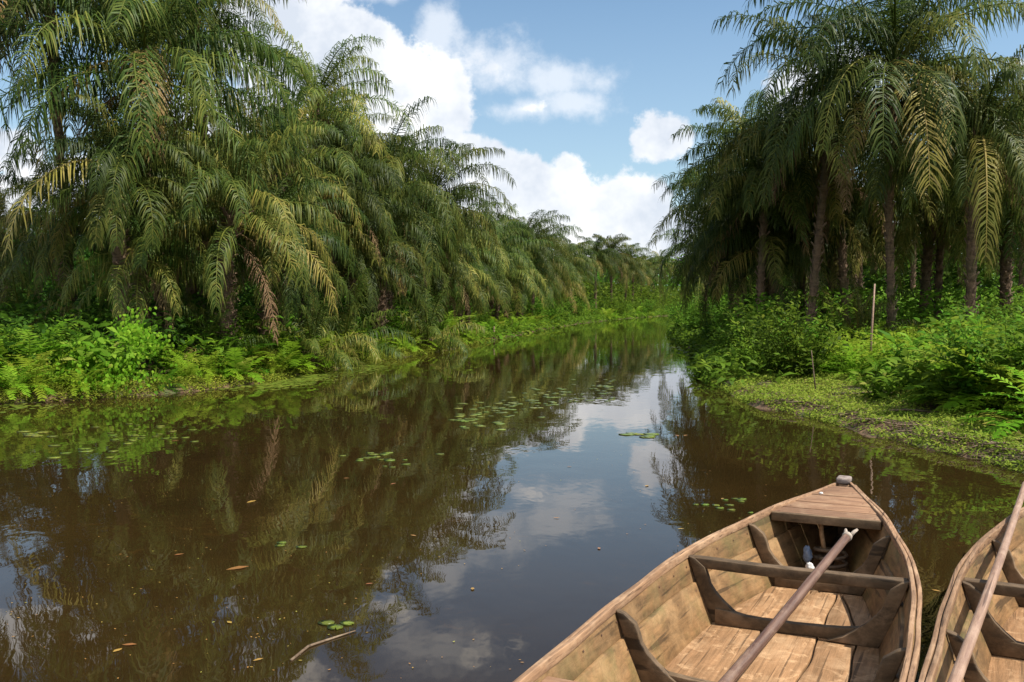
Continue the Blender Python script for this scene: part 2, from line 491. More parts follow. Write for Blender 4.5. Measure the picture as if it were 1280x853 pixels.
def leaf_cloud(qb, C, D, Nn, size, tint, rng, aspect=.45):
    """leaves: centre C, growth direction D, normal N; a folded 2x2 quad blade each"""
    n = len(C)
    D = unit(D); S = unit(np.cross(D, Nn)); U = np.cross(S, D)
    l = size[:, None]; w = l * aspect
    a = C; m1 = C + D * l * .38; m2 = C + D * l * .72 - U * l * .08; b = C + D * l - U * l * .22
    V = np.stack([a - S * w * .04, a + S * w * .04, m1 - S * w * .5 + U * l * .06, m1 + S * w * .5 + U * l * .06,
                  m2 - S * w * .38, m2 + S * w * .38, b - S * w * .03, b + S * w * .03], 1).reshape(-1, 3)
    Q = ((np.arange(n) * 8)[:, None, None] + np.array([[0, 1, 3, 2], [2, 3, 5, 4], [4, 5, 7, 6]])[None]).reshape(-1, 4)
    qb.add(V, Q, np.repeat(tint, 8))


def tube(qb, P, rad, S=6, tint=.3):
    P = np.asarray(P, float); K = len(P); rad = np.broadcast_to(np.asarray(rad, float), (K,))
    T = unit(np.gradient(P, axis=0))
    ref = np.array([0, 0, 1.0]) if abs(T[0][2]) < .8 else np.array([1.0, 0, 0])
    A = unit(np.cross(T, ref)); B = np.cross(T, A)
    th = np.linspace(0, 2 * np.pi, S, endpoint=False)
    V = P[:, None] + rad[:, None, None] * (A[:, None] * np.cos(th)[None, :, None] + B[:, None] * np.sin(th)[None, :, None])
    Q = [(k * S + a, k * S + (a + 1) % S, (k + 1) * S + (a + 1) % S, (k + 1) * S + a) for k in range(K - 1) for a in range(S)]
    V = np.vstack([V.reshape(-1, 3), P[:1], P[-1:]])
    c0, c1 = K * S, K * S + 1
    for a in range(0, S, 2):
        Q.append((c0, (a + 2) % S, a + 1, a)); Q.append((c1, (K - 1) * S + a, (K - 1) * S + a + 1, (K - 1) * S + (a + 2) % S))
    qb.add(V, np.array(Q), tint)


def bush_mesh(name, seed, stems=15, h=1.3, spread=.75, nl=58, size=.095, tint=.42, aspect=.42, mat='bush'):
    rng = np.random.default_rng(seed); qb = QB()
    for k in range(stems):
        a = rng.uniform(0, 6.28); rr = spread * math.sqrt(rng.random()); hh = h * rng.uniform(.55, 1.1) * (1 - .35 * (rr / spread) ** 2)
        t = np.linspace(0, 1, 7)
        P = np.stack([rr * math.cos(a) * t ** .8 + rng.normal(0, .02, 7), rr * math.sin(a) * t ** .8 + rng.normal(0, .02, 7), hh * t ** .9 - .05], 1)
        tube(qb, P, .011 * (1.2 - t), 4, .2)
        q = rng.uniform(.15, 1, nl); f = q * 6; i = np.minimum(f.astype(int), 5); fr = (f - i)[:, None]
        C = P[i] * (1 - fr) + P[i + 1] * fr
        az = rng.uniform(0, 6.28, nl); el = rng.uniform(-.3, .9, nl)
        D = np.stack([np.cos(az) * np.cos(el), np.sin(az) * np.cos(el), np.sin(el)], 1)
        C = C + D * rng.uniform(.0, .16, nl)[:, None]
        Nn = np.stack([rng.normal(0, .4, nl), rng.normal(0, .4, nl), np.ones(nl)], 1)
        tn = np.clip(tint + rng.normal(0, .13, nl) + .15 * (q - .6), 0, 1)
        leaf_cloud(qb, C, D, Nn, size * rng.uniform(.6, 1.3, nl), tn, rng, aspect)
    return qb.mesh(name, M[mat])


# ------------------------------------------------------------------ palms
CROWN = [crown_mesh('palm_crown', 100 + k, nf=[36, 33, 38, 31, 34, 30][k], L=[4.1, 3.8, 4.3, 3.9, 3.6, 4.0][k],
                    tint=[.16, .22, .14, .26, .2, .3][k], leaf=[.85, .8, .9, .78, .75, .82][k]) for k in range(6)]
YOUNG = [crown_mesh('young_palm_crown', 200 + k, nf=16, L=2.6, lo=25, hi=84, leaf=.6, n=46, tint=.3, drop=(55, 95)) for k in range(2)]
TRUNK = [trunk_mesh('palm_trunk', 1 + k, 6.0, [.19, .22, .17, .2][k]) for k in range(4)]
BUNCH = bunch_mesh()
DEADM = []
for k in range(3):
    q_ = QB(); frond(q_, L=2.6 + .4 * k, e0=[15, 30, 0][k], droop=[98, 112, 84][k], n=46, leaf=.55, sag=1.6, tint=.45, wid=.03, rng=np.random.default_rng(k + 40), pw=.45)
    DEADM.append(q_.mesh('dry_frond', M['dead']))


def palm(x, y, hc, v=0, rz=0.0, sc=1.0, label='', group=None, tilt=(0, 0), dead=1, bunch=False, thin=.54):
    for _ in range(80):
        if float(sdist(np.array([x]), np.array([y]))[0]) > .9: break
        x += -.25 if label and 'right bank' not in label else .25
    z = hz(x, y)
    if tilt == (0, 0): tilt = (.06 * math.sin(x * 37 + y * 11), .06 * math.sin(x * 17 - y * 29))
    r = empty('palm_tree', (x, y, z)); r.rotation_euler = (tilt[0], tilt[1], rz)
    tag(r, label, 'palm tree', group)
    h = hc - z
    t = link('trunk', TRUNK[v % 4], r); t.scale = (thin, thin, h / 6.0)
    c = link('crown', CROWN[v % 6], r, (0, 0, h)); c.scale = (sc, sc, sc)
    rg = random.Random(int(x * 131 + y * 17))
    for k in range(dead):
        d = link('dry_frond', DEADM[k % 3], r, (0, 0, h - .35 - .1 * k)); d.rotation_euler = (0, 0, k * 2.1 + rg.random() * 1.5)
        d.scale = (sc, sc, sc)
    if bunch:
        b = link('fruit_bunch', BUNCH, r, (.28 * math.cos(rz), -.3, h - .4))
    return r


def ppalm(px, py, D, **k):
    return palm(gx(px, D), D, CAMZ + (378 - py) * D / F, **k)


GL = 'palms massed along the left bank'
GR = 'palms massed on the right bank'


def palms():
    # left bank, from the frame's left edge towards the bend
    ppalm(205, 95, 22.5, v=2, rz=.4, sc=1.05, label='tallest oil palm of the left bank, dark trunk wrapped in creepers at the water', dead=2)
    ppalm(95, 5, 24.5, v=0, rz=2.0, sc=1.1, label='tall palm reaching past the top left corner with fringed drooping fronds')
    ppalm(258, 30, 26, v=1, rz=4.0, sc=.86, label='tall palm cut by the top edge just right of the creeper covered trunk', dead=3)
    ppalm(150, 225, 20.5, v=4, rz=1.1, sc=.72, label='short deep green palm in front of the tallest left bank palm', thin=.8)
    ppalm(285, 272, 21.5, v=5, rz=.3, sc=.74, label='low olive palm with yellowish fronds sweeping towards the water', thin=.8, dead=3)
    ppalm(8, 300, 27, v=3, rz=2.6, sc=.68, label='olive palm standing at the left edge of the view below the sky gap', dead=1, thin=.8)
    ppalm(378, 138, 28, v=5, rz=3.3, sc=.8, label='slender palm with one arching frond standing out against the white cloud', bunch=True, dead=3)
    ppalm(350, 215, 25.5, v=3, rz=5.0, sc=.75, label='mid height palm with a brown fruit bunch beside its bare trunk', bunch=True, dead=2)
    ppalm(468, 235, 31, v=2, rz=1.0, sc=.88, label='dense dark green palm in the middle of the left bank mass', dead=3)
    ppalm(535, 255, 35, v=0, rz=2.2, sc=.85, label='round headed palm whose outer frond sticks out against the cloud', dead=3)
    ppalm(430, 235, 27, v=4, rz=2.8, sc=.75, label='shorter palm with blackened trunk between the dense palms of the left bank', dead=2)
    ppalm(505, 300, 31, v=1, rz=4.9, sc=.7, label='palm with pale hanging fronds over the left bank ferns', dead=2, thin=.9)
    ppalm(600, 298, 43, v=3, rz=.9, sc=.85, label='olive palm right of the round headed one, lower against the sky', dead=3)
    ppalm(570, 325, 38, v=5, rz=3.0, sc=.75, label='low palm hanging over the shore where the bank turns', dead=3)
    # short and half-grown palms that close the gaps under the tall crowns
    for px, zc, D, v, sc, lb in ((90, 3.3, 23.5, 1, .66, 'half grown palm under the tall corner palm of the left bank'),
                                 (182, 2.6, 21.5, 3, .6, 'low shaggy palm right behind the creeper heap'),
                                 (330, 3.0, 23.5, 0, .66, 'half grown palm hanging over the ferns right of the creepers'),
                                 (240, 4.3, 26, 5, .7, 'mid sized shaded palm behind the low olive palm'),
                                 (448, 2.9, 28.5, 2, .66, 'half grown palm under the dense dark palm of the left bank'),
                                 (395, 3.6, 27, 3, .66, 'mid sized palm beside the fruiting slender palm'),
                                 (560, 3.0, 36, 1, .75, 'half grown palm where the left shore turns'),
                                 (490, 4.2, 33, 4, .75, 'mid sized palm in shade behind the pale hanging fronds'),
                                 (905, 3.6, 30, 0, .75, 'half grown dark palm at the river corner of the right bank'),
                                 (960, 3.2, 29, 2, .72, 'half grown palm in deep shade under the grey feathery palm'),
                                 (1030, 3.8, 30, 5, .7, 'mid sized palm showing between the trunks behind the stake'),
                                 (1150, 4.0, 29, 3, .7, 'mid sized palm with tan fronds right of the yellow frond'),
                                 (1255, 4.2, 28, 1, .72, 'mid sized palm between the trunks near the right edge')):
        palm(gx(px, D), D, zc, v=v, rz=px * .37, sc=sc, label=lb, thin=.7, dead=1)
    far = [(640, 315, 50, 1), (620, 335, 44, 4), (672, 318, 58, 2), (650, 340, 50, 5), (700, 322, 66, 0), (715, 335, 62, 3), (735, 322, 80, 1), (758, 326, 90, 4),
           (780, 332, 106, 2), (800, 334, 122, 0), (825, 338, 150, 3), (812, 336, 136, 1), (790, 336, 114, 5), (768, 330, 98, 0), (745, 346, 74, 5), (690, 348, 58, 1), (845, 344, 172, 1), (870, 346, 176, 4)]
    for k, (px, py, D, v) in enumerate(far):
        py += 9 * math.sin(k * 2.3)
        ppalm(px, py, D, v=v, rz=k * 1.3, sc=.85, label='far palm in the row receding along the left bank to the bend', tilt=(0, 0), group='far palms receding along the left bank')
    # second and third ranks behind
    rg = random.Random(3)
    for k in range(30):
        i = rg.uniform(0, 1)
        D = 27 + 75 * i ** 1.6
        # shore x at this depth on the left
        xs = np.interp(D, RIVER[3:20, 1], RIVER[3:20, 0])
        x = xs - rg.uniform(5, 12 + 8 * i)
        if x < -.5 * D - 4: x = -.5 * D + rg.uniform(0, 5)
        pxx = 640 + F * x / D
        if pxx < 130: continue
        palm(x, D, rg.uniform(4.6, 6.3) + (1 if D < 40 and x < -6 else 0), v=rg.randrange(6), rz=rg.uniform(0, 6), sc=rg.uniform(.85, 1.05),
             label='palm of the rank standing behind the left bank front row', group='palms behind the left bank front row', thin=.8)
    # right bank
    ppalm(1115, 95, 24, v=2, rz=.8, sc=1.08, label='tallest right bank palm with a yellow frond hanging at its front', dead=2)
    ppalm(1010, 150, 25.5, v=0, rz=2.3, sc=.98, label='palm with grey feathery fronds arching left over the bank', dead=3)
    ppalm(950, 225, 27.5, v=4, rz=4.2, sc=.88, label='dark shaded palm drooping to the river at the left of the right bank group', dead=3)
    ppalm(893, 275, 33, v=2, rz=1.7, sc=.8, label='outermost right bank palm with spiky frond tips against the cloud', dead=3)
    ppalm(1212, 185, 23, v=1, rz=5.2, sc=.84, label='palm with olive hanging fronds near the right edge', dead=2)
    ppalm(1318, 190, 26, v=3, rz=.2, sc=1.0, label='palm on the right edge of the view with bare dark trunk')
    ppalm(1060, 215, 28, v=5, rz=1.9, sc=.85, label='palm behind the yellow frond with stained brown trunk', dead=2)
    ppalm(1170, 190, 29, v=4, rz=3.6, sc=.9, label='palm between the yellow frond palm and the right edge palm', dead=2)
    ppalm(1000, 250, 31, v=1, rz=.5, sc=.85, label='low crowned palm over the dark undergrowth of the right bank', dead=3)
    ppalm(868, 325, 44, v=3, rz=3.9, sc=.75, label='small distant palm closing the right bank at the river bend')
    rg = random.Random(9)
    for k in range(20):
        D = rg.uniform(31, 62); px = rg.uniform(930, 1330); tl = (rg.gauss(0, .05), rg.gauss(0, .05))
        palm(gx(px, D), D, rg.uniform(4.8, 7.4), v=rg.randrange(6), rz=rg.uniform(0, 6), sc=rg.uniform(.75, 1.0), thin=rg.uniform(.5, .85), tilt=tl,
             label='slim palm trunk and crown in the grove behind the right bank front row', group='palms in the grove behind the right bank front row')
    # young palms rooted at the shore
    for px, D, rz, s, lb in ((430, 26.6, 0, .85, 'young palm with grey green fronds low on the left bank under the tall ones'),
                             (390, 23.6, 2, .75, 'young palm with fanned fronds near the brown mud patch'),
                             (262, 21.6, 1, .6, 'young palm with one drooping frond beside the creepers'),
                             (1075, 23.5, 3, .7, 'young palm with pale striped frond among the right bank ferns'),
                             (30, 22, 4, .9, 'young palm in shade at the left edge of the bank'),
                             (535, 33, 2, .9, 'young bright palm tuft by the middle of the left shore')):
        x = gx(px, D)
        r = empty('young_palm', (x, D, hz(x, D))); r.rotation_euler.z = rz
        tag(r, lb, 'young palm')
        q = link('crown', YOUNG[int(rz) % 2], r, (0, 0, .25)); q.scale = (s, s, s)
        t = link('trunk', TRUNK[0], r); t.scale = (.6, .6, .06)


def special_frond(root_label, name, az, **k):
    for o in bpy.data.objects:
        if o.get('label') == root_label:
            q = QB(); frond(q, az=0.0, **k)
            h = [c for c in o.children if c.name.startswith('crown')][0].location.z
            f = link(name, q.mesh(name, M['palm']), o, (0, 0, h + .1))
            f.rotation_euler.z = az - o.rotation_euler.z
            return f


# ------------------------------------------------------------------ undergrowth
FERN = [fern_mesh('fern', 300, 16, 1.0, tint=.5), fern_mesh('fern', 301, 18, 1.15, tint=.6), fern_mesh('fern', 302, 14, .9, leaf=.2, n=18, tint=.45, wid=.045), fern_mesh('fern', 303, 13, 1.0, tint=.05, lo=5)]
BUSH = [bush_mesh('shrub', 400, tint=.25), bush_mesh('shrub', 401, 18, 1.6, .9, 60, .11, .4), bush_mesh('shrub', 402, 14, 1.0, .8, 62, .08, .6)]
BROAD = [bush_mesh('broad_leaved_plant', 410, 9, 1.0, .55, 20, .24, .6, .42), bush_mesh('broad_leaved_plant', 411, 10, 1.15, .6, 20, .27, .52, .34)]


def plant(name, me, x, y, s, rz, label, cat, group, zs=1.0):
    o = link(name, me, None, (x, y, hz(x, y) - .03))
    o.scale = (s, s, s * zs); o.rotation_euler = (0, 0, rz)
    return tag(o, label, cat, group)


def undergrowth():
    rg = random.Random(21)
    seg = RIVER[3:20]
    ln = np.concatenate([[0], np.cumsum(np.linalg.norm(np.diff(seg, axis=0), axis=1))])

    def along(pts, l, t, off):
        x = np.interp(t, l, pts[:, 0]); y = np.interp(t, l, pts[:, 1])
        x2 = np.interp(t + .5, l, pts[:, 0]); y2 = np.interp(t + .5, l, pts[:, 1])
        d = unit(np.array([x2 - x, y2 - y])); nrm = np.array([-d[1], d[0]])
        return float(x + nrm[0] * off), float(y + nrm[1] * off)

    # left bank near: up to ~60 m of depth
    t = 0.0
    while t < 52:
        k = .5 + .012 * t
        x, y = along(seg, ln, t + rg.uniform(-.2, .2), rg.uniform(.1, .7))
        if math.sin(t * 1.9) > -.55 or rg.random() < .35: plant('fern', FERN[rg.randrange(4)], x, y, rg.uniform(.5, 1.3), rg.uniform(0, 6), 'bright fern leaning over the left waterline', 'fern', 'ferns leaning over the left waterline')
        if rg.random() < (.75 if math.sin(t * 1.9) > -.2 else .2):
            x, y = along(seg, ln, t, rg.uniform(.9, 2.2))
            plant('fern', FERN[rg.randrange(4)], x, y, rg.uniform(1.1, 1.75), rg.uniform(0, 6), 'tall fern in the second line up the left bank', 'fern', 'taller ferns up the left bank')
        if rg.random() < .62:
            x, y = along(seg, ln, t, rg.uniform(.6, 3.2))
            plant('shrub', BUSH[rg.randrange(3)], x, y, rg.uniform(.6, 1.1), rg.uniform(0, 6), 'leafy shrub between the ferns of the left bank', 'shrub', 'leafy shrubs of the left bank')
        t += k * rg.uniform(.8, 1.3)
    while t < ln[-1] - 1:
        x, y = along(seg, ln, t, rg.uniform(.1, 1.8))
        if rg.random() < .6:
            plant('shrub', BUSH[rg.randrange(3)], x, y, rg.uniform(.9, 1.7), rg.uniform(0, 6), 'sunlit far shrub on the left shore before the bend', 'shrub', 'far shrubs before the bend')
        else:
            plant('fern', FERN[rg.randrange(4)], x, y, rg.uniform(1, 1.6), rg.uniform(0, 6), 'sunlit far fern on the left shore before the bend', 'fern', 'far ferns before the bend')
        t += rg.uniform(.7, 1.25)
    for k, lb in enumerate(('broad leaved plant low at the left edge of the left bank', 'broad leaved plant between ferns left of the creeper heap', 'broad leaved plant just right of the creeper heap',
                            'broad leaved plant over the brown mud patch', 'broad leaved plant beneath the fruiting slender palm', 'broad leaved plant at the middle of the left shore',
                            'broad leaved plant before the bend of the left shore')):
        x, y = along(seg, ln, [2.2, 5.2, 8.6, 11.5, 15, 20, 27][k], .8)
        plant('broad_leaved_plant', BROAD[k % 2], x, y, [.9, 1.1, 1.2, .8, 1.2, 1.1, 1.4][k], k * 1.7, lb, 'plant', None)
    # right bank: zones in photo columns and depth
    n = 0
    while n < 170:
        D = 10.8 + 16 * rg.random() ** .8; px = rg.uniform(925, 1330)
        x = gx(px, D)
        s = float(sdist(np.array([x]), np.array([D]))[0])
        if s < .5 or D < np.interp(px, [890, 1000, 1100, 1200, 1280, 1340], [22, 20.5, 16.4, 13.2, 11.3, 10.5]) + rg.uniform(0, .8): continue
        u = rg.random(); k_ = float(np.interp(px, [900, 1050, 1280], [.55, .8, 1.15]))
        if u < .68:
            plant('fern', FERN[rg.randrange(4)], x, D, k_ * rg.uniform(.8, 1.35), rg.uniform(0, 6), 'fern in the sunny thicket on the right bank', 'fern', 'ferns of the right bank thicket')
        else:
            plant('shrub', BUSH[rg.randrange(3)], x, D, k_ * rg.uniform(.55, .95), rg.uniform(0, 6), 'leafy shrub in the sunny thicket on the right bank', 'shrub', 'shrubs of the right bank thicket')
        n += 1
    for px, D, s, v, lb in ((1165, 14.6, .95, 0, 'broad leaved plant with big pale leaves at the front of the thicket'),
                            (1205, 13.6, 1.0, 1, 'broad leaved plant with long pointed leaves near the right shore litter'),
                            (1130, 16.2, .95, 1, 'broad leaved plant half hidden by ferns under the yellow frond'),
                            (1250, 14.6, .9, 0, 'broad leaved plant next to the right edge of the view'),
                            (1100, 15.2, .7, 0, 'small broad leaved plant at the left tip of the thicket'),
                            (1190, 17.0, 1.1, 1, 'tall broad leaved plant deep in the right bank thicket')):
        plant('broad_leaved_plant', BROAD[v], gx(px, D), D, s, rg.uniform(0, 6), lb, 'plant', None)
    # shaded shrubs on the right bank behind the point, towards the bend
    t = 0.0
    segr = RIVER[27:36][::-1]
    lr = np.concatenate([[0], np.cumsum(np.linalg.norm(np.diff(segr, axis=0), axis=1))])
    while t < lr[-1] - 2:
        x, y = along(segr, lr, t, -rg.uniform(.3, 2.0))
        plant('shrub', BUSH[rg.randrange(3)], x, y, rg.uniform(.8, 1.3), rg.uniform(0, 6), 'shaded shrub overhanging the right waterline under the palms', 'shrub', 'shaded shrubs along the right waterline')
        t += rg.uniform(.4, .65) * (1 + .015 * t)


def mass(name, label, pts, zr, size, tint, mat, seed, kindlabel='undergrowth'):
    rng = np.random.default_rng(seed); qb = QB()
    n = len(pts)
    # clumped: pull leaves towards clump centres
    zr = (zr[0], zr[1] * np.clip((pts[:, 1] - 6) / 22, .45, 1)) if name == 'undergrowth' else zr
    z = np.maximum(H(pts[:, 0], pts[:, 1]), 0) + zr[0] + (zr[1] - zr[0]) * rng.random(n) ** 1.25
    C = np.column_stack([pts, z])
    az = rng.uniform(0, 6.28, n); el = rng.uniform(-.5, .9, n)
    D = np.stack([np.cos(az) * np.cos(el), np.sin(az) * np.cos(el), np.sin(el)], 1)
    Nn = np.stack([rng.normal(0, .5, n), rng.normal(0, .5, n), np.ones(n)], 1)
    leaf_cloud(qb, C, D, Nn, size * rng.uniform(.5, 1.4, n), np.clip(tint + rng.normal(0, .14, n), 0, 1), rng, .42)
    o = link(name, qb.mesh(name, M[mat]))
    return tag(o, label, kindlabel, None, 'stuff')


def clumps(nc, per, xy, rad, seed):
    rng = np.random.default_rng(seed)
    c = xy(rng, nc)
    r = rng.uniform(.4, 1.0, nc) * rad
    p = np.repeat(c, per, axis=0) + rng.normal(0, 1, (nc * per, 2)) * np.repeat(r, per)[:, None] * .5
    return p


def stuffs():
    rng = np.random.default_rng(5)

    # thicket behind the left shore, palm shade put into its dark leaf tint
    def left_back(rng, n):
        u = rng.random(n) ** 1.5
        D = 14 + 90 * u
        xs = np.interp(D, RIVER[3:20, 1], RIVER[3:20, 0])
        return np.column_stack([xs - 1.6 - rng.random(n) * (6 + 8 * u), D])
    p = clumps(900, 95, left_back, 1.4, 1); p = p[sdist(p[:, 0], p[:, 1]) > .6]
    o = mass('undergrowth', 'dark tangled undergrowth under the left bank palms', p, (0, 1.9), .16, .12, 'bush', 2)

    def right_back(rng, n):
        D = 27 + 60 * rng.random(n) ** 1.2
        px = 900 + 450 * rng.random(n)
        return np.column_stack([(px - 640) / F * D, D])
    p = clumps(640, 95, right_back, 1.6, 3); p = p[sdist(p[:, 0], p[:, 1]) > 1]
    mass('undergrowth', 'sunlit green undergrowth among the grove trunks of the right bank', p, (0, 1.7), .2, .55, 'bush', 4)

    def grove(rng, n):
        D = 58 + 45 * rng.random(n); px = 870 + 480 * rng.random(n)
        return np.column_stack([(px - 640) / F * D, D])
    p = clumps(420, 80, grove, 2.4, 13); p = p[sdist(p[:, 0], p[:, 1]) > 1.5]
    mass('undergrowth', 'tall tangled growth closing the grove behind the right bank trunks', p, (0, 5.5), .55, .25, 'bush', 14)

    def grove2(rng, n):
        D = 36 + 40 * rng.random(n); px = -60 + 420 * rng.random(n)
        return np.column_stack([(px - 640) / F * D, D])
    p = clumps(380, 80, grove2, 2.0, 15)
    mass('undergrowth', 'tall shaded growth behind the palms at the left', p, (0, 4.6), .42, .08, 'bush', 16)  # shade between the trunks is put into the low leaf tint

    def far(rng, n):
        a = R(-40) + R(80) * rng.random(n); r = 165 + 50 * rng.random(n)
        return np.column_stack([np.sin(a) * r, np.cos(a) * r])
    p = clumps(1100, 60, far, 7, 5); p = p[sdist(p[:, 0], p[:, 1]) > 2]
    mass('forest', 'far green forest closing the view behind the river bend', p, (0, 8.5), 1.3, .4, 'bush', 6, 'forest')

    def far_left(rng, n):
        D = 48 + 110 * rng.random(n)
        xs = np.interp(D, [46, 60, 77, 103, 124, 143, 160], [-.4, 1.8, 5.2, 12.2, 20, 32, 60])
        return np.column_stack([xs - 1.2 - rng.random(n) * 7, D])
    p = clumps(620, 70, far_left, 2.2, 23); p = p[sdist(p[:, 0], p[:, 1]) > .2]
    mass('undergrowth', 'lush far growth under the receding palms of the left bank', p, (0, 3.4), .34, .42, 'bush', 24)

    rl = np.random.default_rng(98)
    for A, nn, lb in ((RIVER[13:21], 26000, 'far weeds hiding the left waterline before the bend'), (RIVER[27:36], 26000, 'shaded weeds hiding the right waterline under the palms')):
        cl = np.concatenate([[0], np.cumsum(np.linalg.norm(np.diff(A, axis=0), axis=1))]); tt = rl.random(nn) * cl[-1]
        PL = np.column_stack([np.interp(tt, cl, A[:, 0]), np.interp(tt, cl, A[:, 1])]) + rl.normal(0, .8, (nn, 2))
        sL = sdist(PL[:, 0], PL[:, 1]); PL = PL[(sL > -.3) & (sL < 2.2)]
        mass('ground_cover', lb, PL, (0, .5), .2, .45, 'bush', 99, 'weeds')

    # low creeping weeds on the near right point
    def right_low(n, seed, lo, hi):
        rg = np.random.default_rng(seed)
        P = np.column_stack([rg.uniform(3.6, 12, n), rg.uniform(8.2, 27, n)])
        s = sdist(P[:, 0], P[:, 1])
        keep = (s > lo) & (s < hi) & (wob(P[:, 0] * 1.4, P[:, 1] * 1.2) > -.95 + .35 * (s < .3) + 1.1 * rg.random(n) - .4) & (P[:, 0] < .56 * P[:, 1] + .3)
        return P[keep]
    P = right_low(330000, 8, -.16, 7); P = P[P[:, 1] < 1.2 + np.interp(640 + F * P[:, 0] / P[:, 1], [890, 1000, 1100, 1200, 1280, 1340], [22, 20.5, 16.4, 13.2, 11.3, 10.5])]
    mass('ground_cover', 'low creeping weeds covering the muddy point of the right bank', P, (0, .08), .048, .60, 'weed', 9, 'weeds')
    rl = np.random.default_rng(88); nn = 60000
    tt = rl.random(nn) ** 1.3 * 34 + .2; A = RIVER[3:20]; cl = np.concatenate([[0], np.cumsum(np.linalg.norm(np.diff(A, axis=0), axis=1))])
    PL = np.column_stack([np.interp(tt, cl, A[:, 0]), np.interp(tt, cl, A[:, 1])]) + rl.normal(0, .35, (nn, 2))
    sL = sdist(PL[:, 0], PL[:, 1]); PL = PL[(sL > -.22) & (sL < 1.0) & (wob(PL[:, 0] * 1.2, PL[:, 1]) + rl.random(nn) > -.75)]
    mass('ground_cover', 'low creeping weeds hiding the soil at the left waterline', PL, (0, .13), .055, .5, 'weed', 89, 'weeds')
    P = right_low(64000, 18, .6, 12); P = P[P[:, 1] > .3 + np.interp(640 + F * P[:, 0] / P[:, 1], [890, 1000, 1100, 1200, 1280, 1340], [22, 20.5, 16.4, 13.2, 11.3, 10.5])]
    mass('ground_cover', 'knee high green weeds filling the right bank thicket', P, (0, .75), .09, .62, 'fern', 19, 'weeds')
    # grass blades, left shore and right point
    qb = QB()
    for (A, n, sd) in ((RIVER[3:16], 4200, 1), (RIVER[34:42], 900, 2)):
        rg = np.random.default_rng(sd)
        L_ = np.linalg.norm(np.diff(A, axis=0), axis=1); cl = np.concatenate([[0], np.cumsum(L_)])
        t = rg.random(n) * cl[-1]
        x = np.interp(t, cl, A[:, 0]); y = np.interp(t, cl, A[:, 1])
        P = np.column_stack([x, y]) + rg.normal(0, .5, (n, 2))
        s = sdist(P[:, 0], P[:, 1]); P = P[(s > -.12) & (s < 1.5)]; n = len(P)
        C = np.column_stack([P, np.maximum(H(P[:, 0], P[:, 1]), -.02)])
        az = rg.uniform(0, 6.28, n); el = rg.uniform(.7, 1.4, n)
        D = np.stack([np.cos(az) * np.cos(el), np.sin(az) * np.cos(el), np.sin(el)], 1)
        Nn = np.stack([np.cos(az) * .3, np.sin(az) * .3, np.ones(n)], 1)
        leaf_cloud(qb, C, D, Nn, (.22 if sd == 1 else .13) * rg.uniform(.5, 1.6, n), np.clip(.5 + rg.normal(0, .15, n), 0, 1), rg, .07)
    tag(link('grass', qb.mesh('grass', M['weed'])), 'thin grass blades along both waterlines', 'grass', None, 'stuff')
    # litter of twigs and dead stalks along the right shore
    qb = QB(); rg = np.random.default_rng(12)
    for k in range(1300):
        t = rg.random(); x, y = (np.interp(t, [0, .35, .6, 1], [5.15, 4.9, 4.55, 4.1]), np.interp(t, [0, .35, .6, 1], [9.0, 10.9, 12.7, 16.2]))
        x += abs(rg.normal(0, .4)) - .05; y += rg.normal(0, .3)
        if rg.random() < .3: x, y = x + rg.uniform(0, 2.2), y + rg.uniform(-.5, 2)
        if float(sdist(np.array([x]), np.array([y]))[0]) < .0: continue
        a = rg.uniform(0, 6.28); l = rg.uniform(.06, .38)
        z = max(hz(x, y), 0) + .012 + rg.uniform(0, .03)
        tt = np.linspace(-.5, .5, 4)
        Pp = np.stack([x + math.cos(a) * l * tt, y + math.sin(a) * l * tt, z + rg.normal(0, .008, 4)], 1)
        tube(qb, Pp, rg.uniform(.002, .008), 4)
    tag(link('debris', qb.mesh('debris', M['stick'])), 'brown litter of twigs and dead stalks on the right shore mud', 'debris', None, 'stuff')
    # dense floating weed by the left shore
    rg = np.random.default_rng(31); qb = QB()
    P = []
    for (x0, y0, sx, sy, n) in ((-4.6, 21.6, .35, .9, 700), (-4.9, 19.8, .5, .6, 420), (-3.7, 25, .3, 1.2, 500), (-8.6, 15.6, .7, .3, 260)):
        P.append(np.column_stack([rg.normal(x0, sx, n), rg.normal(y0, sy, n)]))
    P = np.vstack(P); s = sdist(P[:, 0], P[:, 1]); P = P[(s < .05) & (s > -1.6)]; n = len(P)
    th = np.linspace(0, 2 * np.pi, 8, endpoint=False)
    rad = rg.uniform(.02, .06, n)
    for k in range(n):
        c = np.array([P[k, 0], P[k, 1], .004 + .003 * rg.random()])
        ringv = np.stack([c[0] + rad[k] * np.cos(th), c[1] + rad[k] * np.sin(th), np.full(8, c[2])], 1)
        qb.add(ringv, np.array([(0, 1, 2, 3), (0, 3, 4, 7), (4, 5, 6, 7)]), .45 + .1 * rg.normal())
    tag(link('floating_weed', qb.mesh('floating_weed', M['pad'])), 'bright green floating weed skin along the left shore', 'water weed', None, 'stuff')


